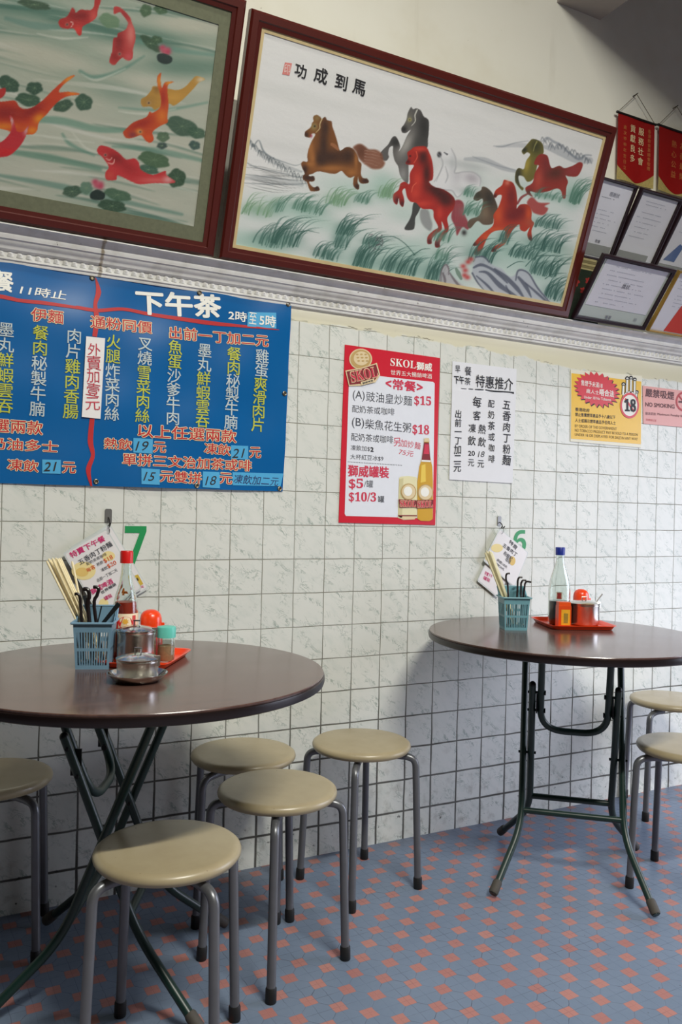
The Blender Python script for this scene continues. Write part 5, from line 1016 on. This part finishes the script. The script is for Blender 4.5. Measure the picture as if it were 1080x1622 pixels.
for ch, p, sz in (('功', (262, 215), 158), ('成', (478, 265), 178), ('到', (698, 338), 176), ('馬', (890, 390), 178)): kc.char('k', ch, p, sz, .022, -.06, -.08, 1.05)
kc.begin('s'); kc.poly('s', [(92, 122), (168, 132), (140, 264), (62, 250)]); kc.row('w', '印', (84, 190), (146, 196), 100, .0, lift=.0004)
kc.build(hr, {'k': ('calligraphy', I_BLACK), 's': ('seal', ink('faded_seal_red', (214, 130, 124))), 'w': ('seal_mark', ink('seal_mark_white', (232, 210, 204)))})

# ---- koi
KW, KH = 1.30, 0.664; KPl = rectplane(0.761 - KW, -0.080, 1.8445, 0.353)
kr = thing('framed_picture', 'red-framed picture of red and gold koi with a green mount, at the left edge', 'picture', (0.761 - KW / 2, -0.080, 1.8445), 0, 'red framed pictures on the cornice')
frame4(KPl, KW, KH, 0.036, -0.030, 0.0, 0.006, 'frame', m_frame, kr)
MB().pbox(KPl, .010, KW - .010, .010, KH - .010, -.031, -.024).build('backing_board', m_fdark, kr)
mb = MB(); f0, f1 = .036, .074
for a in ((f0, KW - f0, f0, f1), (f0, KW - f0, KH - f1, KH - f0), (f0, f1, f1, KH - f1), (KW - f1 + .008, KW - f0, f1, KH - f1)): mb.pbox(KPl, a[0], a[1], a[2], a[3], -.016, -.0095)
mb.build('mount', mat('olive_green_brocade', (104, 108, 84), .7, var=.12, scale=90), kr)
c = Canvas(KPl, .070, KW - .060, .068, KH - .068, .0024, (178, 186, 166))
# flowing water in bands
PXC = c.X + c.Y * .12; q = c.Y - c.X * .17
f = np.sin(q / 17 + .9 * np.sin(c.X / 70) + .5 * np.sin(c.X / 31 + q / 40)) * .6 + np.sin(q / 7.5 + 1.3 * np.sin(c.X / 55 + 1)) * .4
mk = np.clip(.5 + .55 * f, 0, 1)[..., None]; band = np.clip(.35 + .6 * np.sin(q / 60 + 1.2) + .25 * np.sin(c.X / 90), 0.1, 1)[..., None]
c.C = np.array([190, 192, 176.]) * (1 - mk * band * .85) + np.array([76, 118, 102.]) * mk * band * .85
for i in range(64):
    y0 = -40 + i * 7.4 + rng.uniform(-4, 4); ph, am = rng.uniform(0, 6.28), rng.uniform(2, 7); x0 = rng.uniform(-420, 300); L_w = rng.uniform(90, 260)
    pts = [(x0 + L_w * t, y0 + .17 * (x0 + L_w * t) + am * math.sin((x0 + L_w * t) / 48 + ph)) for t in np.linspace(0, 1, 7)]
    wd = rng.uniform(3, 9); dark = i % 5 != 0
    c.stroke(pts, [.5, wd * .6, wd, wd * .8, wd * .4, .5], (72, 112, 98) if dark else (212, 214, 204), rng.uniform(.45, .75), 4 if dark else 3, 3)
    if dark: c.stroke([(x, y - wd * .8) for x, y in pts], [.3, 1.6, 2.4, 1.6, .3], (206, 208, 196), .5, 2.5, 3)
for x, y, rx, ry, al in ((60, 90, 90, 34, .8), (110, 140, 60, 26, .6), (90, 245, 60, 14, .6), (200, 280, 60, 10, .5), (260, 140, 40, 8, .4), (300, 40, 40, 10, .6), (40, 300, 60, 8, .4)): c.blob((x, y), rx, ry, (184, 186, 168), al, .16)
for pts, w, col, al in (([(10, 28), (60, 40), (120, 42)], [6, 12, 4], (92, 134, 122), .6), ([(0, 190), (90, 190), (160, 205), (230, 206)], [6, 12, 10, 4], (86, 138, 118), .6), ([(0, 238), (80, 250), (160, 268)], [6, 12, 6], (84, 132, 112), .65), ([(100, 212), (112, 228), (150, 246)], [3, 6, 3], (96, 142, 124), .7), ([(128, 112), (150, 122), (190, 112), (230, 88)], [5, 7, 6, 2], (96, 140, 124), .7), ([(0, 278), (100, 296), (200, 320), (290, 340)], [5, 10, 8, 4], (82, 128, 114), .6), ([(180, 232), (250, 238), (330, 256)], [3, 9, 6], (92, 138, 120), .6), ([(190, 170), (260, 174), (330, 162)], [2, 5, 3], (96, 144, 128), .6), ([(200, 60), (280, 78), (340, 86)], [4, 8, 6], (100, 146, 132), .6), ([(0, 320), (120, 340), (300, 372)], [6, 10, 6], (104, 150, 136), .6)): c.stroke(pts, w, col, al, 4)
for pts in ([(60, 52), (100, 60), (140, 58)], [(130, 116), (155, 126), (200, 108)], [(115, 208), (140, 236), (180, 246)], [(190, 176), (230, 180), (280, 172)], [(200, 284), (260, 292), (320, 306)], [(30, 210), (90, 218), (150, 226)]): c.stroke(pts, [1, 4, 1], (208, 212, 198), .7, 3)
K1 = Crop(80, 0, 240, 1080); K2 = Crop(170, 90, 350, 1080); K3 = Crop(0, 90, 170, 1080); K4 = Crop(90, 200, 330, 1080)
# lily pads and blossoms
def pad(p, rx, ry, ang=0.0, col=(52, 84, 60), al=.9):
    n = 22; pts = [(p[0] + (rx * math.cos(t) * (1 + .08 * math.sin(7 * t))) * math.cos(ang) - ry * math.sin(t) * math.sin(ang), p[1] + rx * math.cos(t) * math.sin(ang) + ry * math.sin(t) * math.cos(ang) * (1 + .1 * math.sin(5 * t))) for t in np.linspace(0, 2 * math.pi, n + 1)[:-1]]
    cv = c.poly(pts, col, 2.5, al)
    for i in range(9):
        t = math.pi * 2 * i / 9; c.stroke([p, (p[0] + rx * .9 * math.cos(t), p[1] + ry * .9 * math.sin(t))], [.9, .6], (124, 150, 116), .45)
for p, rx, ry, a, col in ((K3((90, 270)), 18, 12, .5, (44, 76, 58)), (K3((352, 312)), 13, 10, 0, (40, 72, 56)), (K3((290, 430)), 20, 10, .2, (44, 78, 58)), (K3((640, 490)), 16, 9, -.3, (46, 76, 58)), (K3((850, 455)), 14, 13, .5, (46, 80, 62)), (K2((720, 660)), 26, 14, .35, (58, 88, 70)), (K2((860, 720)), 14, 9, .3, (60, 92, 72)), (K2((540, 760)), 10, 8, 0, (76, 104, 78)), (K2((840, 840)), 9, 7, .3, (50, 78, 74)), (K2((530, 845)), 8, 5, 0, (44, 66, 64)), (K1((640, 215)), 17, 11, .4, (104, 136, 104)), (K1((1030, 105)), 9, 10, .3, (66, 96, 66)), (FULL((256, 14)), 11, 7, .3, (66, 98, 68)), (FULL((240, 68)), 20, 7, .7, (52, 80, 58)), (FULL((250, 62)), 9, 6, .2, (56, 86, 60)), (FULL((55, 6)), 26, 7, .2, (56, 82, 62)), (K4((700, 240)), 25, 12, .25, (64, 96, 66)), (K4((660, 310)), 16, 7, .2, (56, 92, 74)), (K4((862, 370)), 14, 15, .5, (44, 74, 52)), (K4((115, 465)), 15, 9, -.1, (56, 84, 66)), (K4((215, 440)), 10, 10, 0, (90, 124, 104)), (K4((440, 490)), 22, 9, .25, (64, 98, 74)), (K4((400, 570)), 22, 10, .15, (44, 74, 54))): pad(p, rx, ry, a, col)
for p in ((263, 78), K4((297, 412))):
    for t in range(7): c.blob((p[0] + 5 * math.cos(t), p[1] + 4 * math.sin(t * 1.3)), 4.5, 4.2, (200, 92, 112) if t % 2 else (178, 62, 88), .8)
c.poly([(251, 86), (262, 84), (274, 90), (273, 98), (263, 101), (252, 96)], (34, 52, 50), 1.5); c.poly(M(K4, [(248, 475), (295, 452), (348, 480), (340, 520), (295, 528), (245, 515)]), (26, 46, 42), 1.5)
# fish
def fish(pts, col, shades, crop):
    cv = c.poly(M(crop, pts), col, 1.2)
    for x, y, rx, ry, cc, a in shades: c.blob(crop((x, y)), rx, ry, cc, .85, a, cv)
    return cv
RED, DRD = (178, 42, 40), (130, 24, 28)
fish([(92, 240), (110, 198), (180, 172), (215, 118), (240, 74), (266, 95), (282, 130), (330, 94), (432, 100), (472, 60), (482, -10), (548, -10), (520, 82), (502, 170), (450, 222), (372, 262), (346, 292), (336, 366), (303, 366), (258, 300), (180, 302), (118, 286)], RED, [(330, 160, 24, 8, DRD, 0), (470, 170, 8, 12, (214, 84, 76), 0), (300, 320, 8, 8, (222, 60, 52), 0)], K1)
fish([(638, 650), (655, 580), (668, 540), (680, 408), (720, 392), (732, 350), (812, 310), (838, 250), (830, 218), (780, 150), (750, 120), (690, 142), (688, 68), (742, 68), (802, 110), (862, 180), (882, 240), (912, 320), (917, 420), (892, 520), (892, 600), (860, 642), (810, 632), (780, 612), (730, 652), (700, 688), (660, 682)], (186, 58, 56), [(740, 440, 8, 20, DRD, 0), (700, 600, 8, 8, (146, 34, 34), 0), (870, 350, 7, 20, (220, 130, 120), 0), (850, 600, 7, 6, (206, 84, 90), 0), (800, 150, 10, 10, (160, 40, 44), 0)], K1)
fish([(328, 436), (334, 398), (380, 370), (430, 310), (440, 278), (492, 282), (600, 302), (680, 312), (750, 282), (810, 220), (862, 178), (942, 210), (882, 240), (830, 300), (740, 392), (692, 432), (640, 462), (590, 440), (500, 482), (460, 502), (420, 470), (350, 472)], (186, 140, 60), [(400, 420, 12, 10, (164, 124, 60), 0), (640, 380, 16, 8, (206, 156, 70), 0), (480, 300, 6, 8, (146, 104, 50), 0), (900, 215, 7, 5, (220, 206, 180), 0)], K2)
fish([(158, 720), (190, 680), (260, 620), (380, 570), (410, 518), (440, 530), (510, 480), (520, 400), (503, 320), (488, 270), (484, 190), (521, 148), (516, 220), (530, 290), (560, 238), (642, 234), (590, 262), (582, 320), (592, 450), (580, 560), (582, 622), (520, 652), (440, 712), (452, 780), (420, 816), (378, 800), (330, 745), (260, 766), (190, 772)], (196, 72, 30), [(330, 640, 22, 8, (160, 36, 26), -.4), (540, 400, 5, 18, (166, 40, 28), 0), (530, 560, 10, 14, (222, 122, 40), 0), (505, 230, 4, 10, (226, 150, 40), 0), (600, 245, 7, 4, (226, 160, 50), 0), (400, 770, 10, 6, (216, 80, 30), 0), (310, 710, 6, 5, (226, 150, 50), 0), (250, 740, 7, 5, (130, 50, 60), 0)], K2)
fish([(-400, 480), (-200, 420), (0, 448), (150, 438), (200, 500), (260, 522), (340, 502), (440, 430), (540, 330), (680, 208), (762, 184), (650, 272), (600, 350), (700, 348), (812, 373), (680, 396), (590, 450), (512, 532), (480, 572), (400, 652), (382, 730), (340, 777), (270, 782), (240, 802), (0, 722), (-300, 740)], (196, 62, 28), [(60, 560, 30, 14, (138, 24, 26), 0), (330, 540, 22, 9, (140, 26, 26), -.5), (400, 620, 10, 8, (232, 150, 30), -.4), (330, 740, 12, 7, (232, 140, 30), 0), (700, 220, 12, 6, (228, 150, 40), -.5), (740, 365, 12, 4, (232, 130, 34), 0), (30, 700, 24, 7, (226, 130, 34), 0)], K3)
c.poly(M(K3, [(-100, 330), (0, 320), (55, 310), (60, 360), (20, 410), (-60, 430)]), RED, 1.5)
fish([(-160, 860), (0, 862), (100, 772), (122, 690), (98, 588), (132, 618), (160, 700), (180, 752), (242, 750), (292, 688), (262, 802), (202, 902), (100, 992), (0, 1012), (-160, 1040)], (190, 40, 50), [(120, 650, 4, 12, (214, 186, 182), .3), (270, 740, 5, 9, (214, 170, 168), 0), (60, 960, 24, 6, (206, 30, 36), 0)], K3)
fish([(293, 165), (320, 136), (390, 154), (450, 190), (500, 236), (560, 229), (592, 260), (607, 310), (690, 347), (780, 318), (790, 350), (852, 402), (700, 406), (600, 414), (540, 396), (440, 350), (430, 382), (360, 382), (353, 330), (376, 290), (330, 220), (300, 195)], (196, 48, 52), [(430, 230, 16, 8, DRD, .5), (520, 300, 16, 9, (166, 34, 38), .5), (700, 385, 26, 5, (218, 100, 96), 0), (800, 380, 8, 6, (222, 170, 166), 0), (385, 350, 7, 7, (206, 76, 64), 0)], K4)
c.stroke(M(K4, [(358, 232), (385, 240), (400, 222)]), [1.6, 2, 1], (232, 160, 150), .9); c.stroke(M(K4, [(370, 262), (405, 268), (418, 235)]), [1.6, 2.4, 1], (232, 160, 150), .9)
for p, cr in (((352, 205), K4), ((185, 255), K1), ((748, 572), K1), ((404, 436), K2), ((322, 712), K2)): c.blob(cr(p), 2.6, 2.6, (210, 180, 160), .8); c.blob(cr(p), 1.4, 1.4, (20, 16, 16), 1)
c.stroke(M(K1, [(225, 225), (250, 245), (225, 285)]), [1.4, 1.6, 1], (236, 190, 180), .8)
c.build('silk_painting', pigment('koi_painted_silk', .55), kr, -.012, gain=.94)

# ---- framed certificates and a leaning card at the right
def certificate(label, x0, w, h, yb, zb, t, face, mtf, draw, mount=(224, 226, 222), inset=None):
    P = rectplane(x0, yb, zb, t); root = thing('framed_certificate', label, 'certificate', (x0 + w / 2, yb, zb), 0, 'framed certificates beside the horse picture')
    frame4(P, w, h, face, -.018, 0.0, .003, 'frame', mtf, root); MB().pbox(P, .004, w - .004, .004, h - .004, -.019, -.012).build('mount_board', mat('mount_%d' % mount[0], mount, .5, var=.02), root)
    a = inset or (face + .004, face + .004, face + .004, face + .004)
    MB().pbox(P, a[0], w - a[2], a[1], h - a[3], -.012, -.0108).build('document', mat('document_paper', (226, 226, 234), .5, var=.02), root)
    g = NT('picture_glass'); gl = g.n('ShaderNodeBsdfGlossy'); gl.inputs['Roughness'].default_value = .08; tr = g.n('ShaderNodeBsdfTransparent'); mx = g.n('ShaderNodeMixShader'); mx.inputs[0].default_value = .035
    g.t.links.new(tr.outputs[0], mx.inputs[1]); g.t.links.new(gl.outputs[0], mx.inputs[2]); g.t.links.new(mx.outputs[0], g.out.inputs[0])
    if 'picture_glass' in _mats: bpy.data.materials.remove(g.m)
    else: _mats['picture_glass'] = g.m
    MB().pbox(P, face * .9, w - face * .9, face * .9, h - face * .9, -.0085, -.0070).build('glass_pane', _mats['picture_glass'], root)
    k = Ink(P, FULL, -.0102); k.begin('lg'); draw(k, P, w, h, face); k.build(root, {'g': ('lettering', ink('faded_certificate_print', (130, 130, 140))), 'lg': ('faint_lettering', ink('faint_certificate_print', (176, 178, 192))), 'r': ('red_ribbon_panel', ink('certificate_red', (210, 56, 36))), 'b': ('band', ink('certificate_grey_band', (150, 152, 150))), 'bl': ('blue_picture', ink('certificate_blue', (88, 112, 160)))})
def lines(k, P, u0, u1, v0, v1, n, key='lg', wmin=.5):
    for i in range(n):
        v = v1 + (v0 - v1) * i / max(1, n - 1); a = u0 + (u1 - u0) * random.uniform(0, .12); b = a + (u1 - u0) * random.uniform(wmin, .85)
        nseg = int((b - a) / .008)
        for s_ in range(nseg):
            x = a + (b - a) * s_ / nseg
            if random.random() < .82: k.put(key, np.array([(x, v - .0012), (x + .0058, v - .0012), (x + .0058, v + .0012), (x, v + .0012)]), [(0, 1, 2, 3)])
def uvrow(k, key, s_, u, v, h):                  # a short heading centred at (u, v) on the plane
    vv, f = glyph(s_, .01)
    if len(vv): lo, hi = vv.min(0), vv.max(0); q = (vv - (lo + hi) / 2) * h / (hi - lo)[1]; k.put(key, q + np.array([u, v]), f, 0.0, _ly.get((s_, .01), 1))
def d1(k, P, w, h, f): uvrow(k, 'g', '感謝狀', w * .5, h * .83, .016); lines(k, P, f + .02, w - f - .02, h * .77, h * .775, 1, 'g'); lines(k, P, f + .015, w - f - .02, h * .36, h * .62, 6); uvrow(k, 'g', '敬贈', w * .5, h * .24, .012); k.put('b', np.array([(f + .005, f + .005), (w - f - .005, f + .005), (w - f - .005, h * .2), (f + .005, h * .2)]), [(0, 1, 2, 3)])
def d2(k, P, w, h, f): lines(k, P, f + .03, w - f - .03, h * .82, h * .86, 2, 'lg'); lines(k, P, f + .02, w - f - .02, h * .40, h * .72, 6); k.put('b', np.array([(f + .008, f + .008), (w - f - .03, f + .008), (w - f - .03, h * .2), (f + .008, h * .2)]), [(0, 1, 2, 3)])
def d3(k, P, w, h, f): lines(k, P, f + .03, w - f - .03, h * .60, h * .86, 5); k.put('bl', np.array([(f + .02, h * .2), (w * .45, h * .2), (w * .5, h * .42), (f + .07, h * .45)]), [(0, 1, 2, 3)]); k.put('b', np.array([(f + .008, f + .004), (w - f - .008, f + .004), (w - f - .008, h * .15), (f + .008, h * .15)]), [(0, 1, 2, 3)])
def d4(k, P, w, h, f): lines(k, P, .06, w - .06, h * .30, h * .86, 9); uvrow(k, 'g', '獎狀', w * .48, h * .60, .018); uvrow(k, 'g', '簽署', w * .45, h * .10, .014); uvrow(k, 'g', '印', w * .82, h * .13, .014)
def d5(k, P, w, h, f): lines(k, P, f + .02, w - f - .02, h * .45, h * .85, 8); k.put('r', np.array([(w * .24, f + .004), (w - f - .004, f + .004), (w - f - .004, h * .48), (w * .30, h * .48)]), [(0, 1, 2, 3)])
m_gold = mat('thin_gilt_frame', (176, 140, 70), .35, .6)
certificate('tall framed certificate directly right of the horse picture, in the upper row', 2.199, .183, .288, -.024, 2.101, .50, .011, m_cert, d1)
certificate('tall framed certificate under the gap between the red pennants, second in the upper row', 2.385, .222, .288, -.024, 2.101, .565, .013, m_cert, d2)
certificate('framed certificate with blue picture cut off at the right edge, last in the upper row', 2.612, .215, .288, -.024, 2.101, .60, .013, m_cert, d3)
certificate('wide framed certificate leaning on the cornice in front of the upper row', 2.144, .368, .247, -.086, 1.8445, .641, .014, m_cert, d4, (196, 206, 198), (.030, .058, .026, .016))
certificate('gilt-edged certificate with red panel leaning on the cornice at the right edge', 2.530, .36, .247, -.086, 1.8445, .641, .006, m_gold, d5)
# dusty things stored in the gap behind the certificates
sb = thing('bundled_papers', 'yellowed bundle of papers lying in the gap between the horse picture and the certificates', 'papers', (2.205, -.030, 2.045))
for i in range(5): MB().box((2.135 + .004 * (i % 2), -.052, 2.045 + i * .0095), (2.285, -.006, 2.0535 + i * .0095)).build('paper_fold', mat('yellowed_paper_%d' % (i % 2), ((168, 156, 112), (120, 110, 76))[i % 2], .7, var=.12), sb)
lb = thing('display_box', 'dark green lacquer box with red flower pattern in the gap right of the horse picture', 'box', (2.205, -.03, 1.843))
MB().box((2.125, -.060, 1.8435), (2.29, -.004, 2.044)).build('box_body', mat('dark_green_lacquer', (34, 44, 34), .4, var=.2, scale=30), lb)
mb = MB(); PL = Plane((2.125, -.060, 1.8435), (1, 0, 0), (0, 0, 1))
for (x, z, r_) in ((.05, .15, .016), (.085, .12, .012), (.03, .10, .010), (.11, .16, .012)): mb.prism(PL, [(x + r_ * (1 + .25 * math.cos(5 * t)) * math.cos(t), z + r_ * (1 + .25 * math.cos(5 * t)) * math.sin(t)) for t in np.linspace(0, 6.28, 31)[:-1]], 0, .0006)
mb.build('flower_pattern', ink('box_flower_red', (150, 40, 36)), lb)

# ---- red silk pennants
CN = Crop(960, 140, 1080, 1080)
def pennant(label, tl, tr, bl, br, apex, dip, text, fold):
    P = Plane((0, -.016, 0), (1, 0, 0), (0, 0, 1)); k = Ink(P, CN, .0008); q = [k.uv(p) for p in (tl, tr, br, bl)]; root = thing('pennant', label, 'pennant', P.pt(*k.uv(apex)), 0, 'red silk pennants')
    w = q[1][0] - q[0][0]; top = (q[0][1] + q[1][1]) / 2; bot = min(q[2][1], q[3][1]); u0 = q[0][0]; H = top - bot
    wv = lambda u, v: .004 * math.sin((u - u0) / w * 7 + fold) * (1 - (v - bot) / H * .7) + .003
    nx, ny = 24, 20; mb = MB()
    for n in (0, -.0008): 
        vs_ = []
        for j in range(ny + 1):
            for i in range(nx + 1):
                u = u0 + w * i / nx; e = dip * (1 - abs(2 * i / nx - 1) ** 1.6); lo = bot + dip - e; vs_.append(P.pt(u, lo + (top - lo) * j / ny, wv(u, lo + (top - lo) * j / ny) + n))
        fs_ = [(j * (nx + 1) + i, j * (nx + 1) + i + 1, (j + 1) * (nx + 1) + i + 1, (j + 1) * (nx + 1) + i) for j in range(ny) for i in range(nx)]
        mb.add(vs_, fs_ if n == 0 else [f_[::-1] for f_ in fs_])
    mb.build('silk', mat('red_pennant_silk', (150, 20, 18), .42, var=.05), root)
    k.wav = wv; fb = MB(); vs_ = []
    for i in range(nx + 1):
        u = u0 + w * i / nx; e = dip * (1 - abs(2 * i / nx - 1) ** 1.6); lo = bot + dip - e; vs_ += [P.pt(u, lo + .004, wv(u, lo) - .0004), P.pt(u, bot - .004, wv(u, lo) - .0014)]
    fb.add(vs_, [(2 * i, 2 * i + 1, 2 * i + 3, 2 * i + 2) for i in range(nx)]); fb.build('gold_fringe', mat('tarnished_gold_fringe', (176, 158, 96), .6, var=.2, scale=160), root)
    MB().tube([P.pt(u0 - .004, top, .004), P.pt(u0 + w + .004, top, .004)], .0045, 10).build('rod', m_fdark, root)
    for s_ in (0, 1): MB().sphere(P.pt(u0 + (w + .006 if s_ else -.006), top, .004), .0055, 12).build('rod_knob', m_fdark, root)
    a = P.pt(*k.uv(apex), .004); MB().tube([P.pt(u0 - .004, top, .004), a], .0012, 6).tube([P.pt(u0 + w + .002, top, .004), a], .0012, 6).build('cord', mat('dark_cord', (96, 84, 66), .7), root)
    MB().tube([a + np.array([0, .020, 0]), a + np.array([0, -.006, .002])], .0018, 8).build('nail', m_bolt, root)
    for key, tx, fx, v0_, v1_, h in text:
        n = len(tx); k.end(); k.begin(key)
        for i, ch in enumerate(tx):
            vv, f_ = glyph(ch, .01)
            if len(vv): k.put(key, (vv - np.array([.5, .37])) * h + np.array([u0 + w * fx, bot + H * (v0_ + (v1_ - v0_) * i / (n - 1))]), f_, 0.0, _ly.get((ch, .01), 1))
    k.build(root, {'w': ('lettering', ink('pale_gold_print', (226, 204, 160))), 'o': ('small_lettering', ink('dull_gold_print', (190, 110, 62)))})
pennant('red pennant with pale gold characters hanging above the upper certificates, left of two', (165, 345), (680, 520), (195, 1290), (690, 1400), (425, 90), .05, [('w', '貢獻良多', .40, .82, .36, .032), ('w', '服務社會', .64, .82, .36, .032), ('o', '香港飲食業總會敬贈', .86, .86, .28, .017), ('o', '歲次甲申年吉日立', .18, .80, .18, .017)], 0)
pennant('red pennant with gold characters cut off by the right edge, right of two', (745, 530), (1265, 700), (752, 1440), (1280, 1580), (995, 265), .05, [('o', '熱心公益', .42, .78, .30, .030), ('o', '為善最樂', .64, .78, .30, .030)], 1.8)
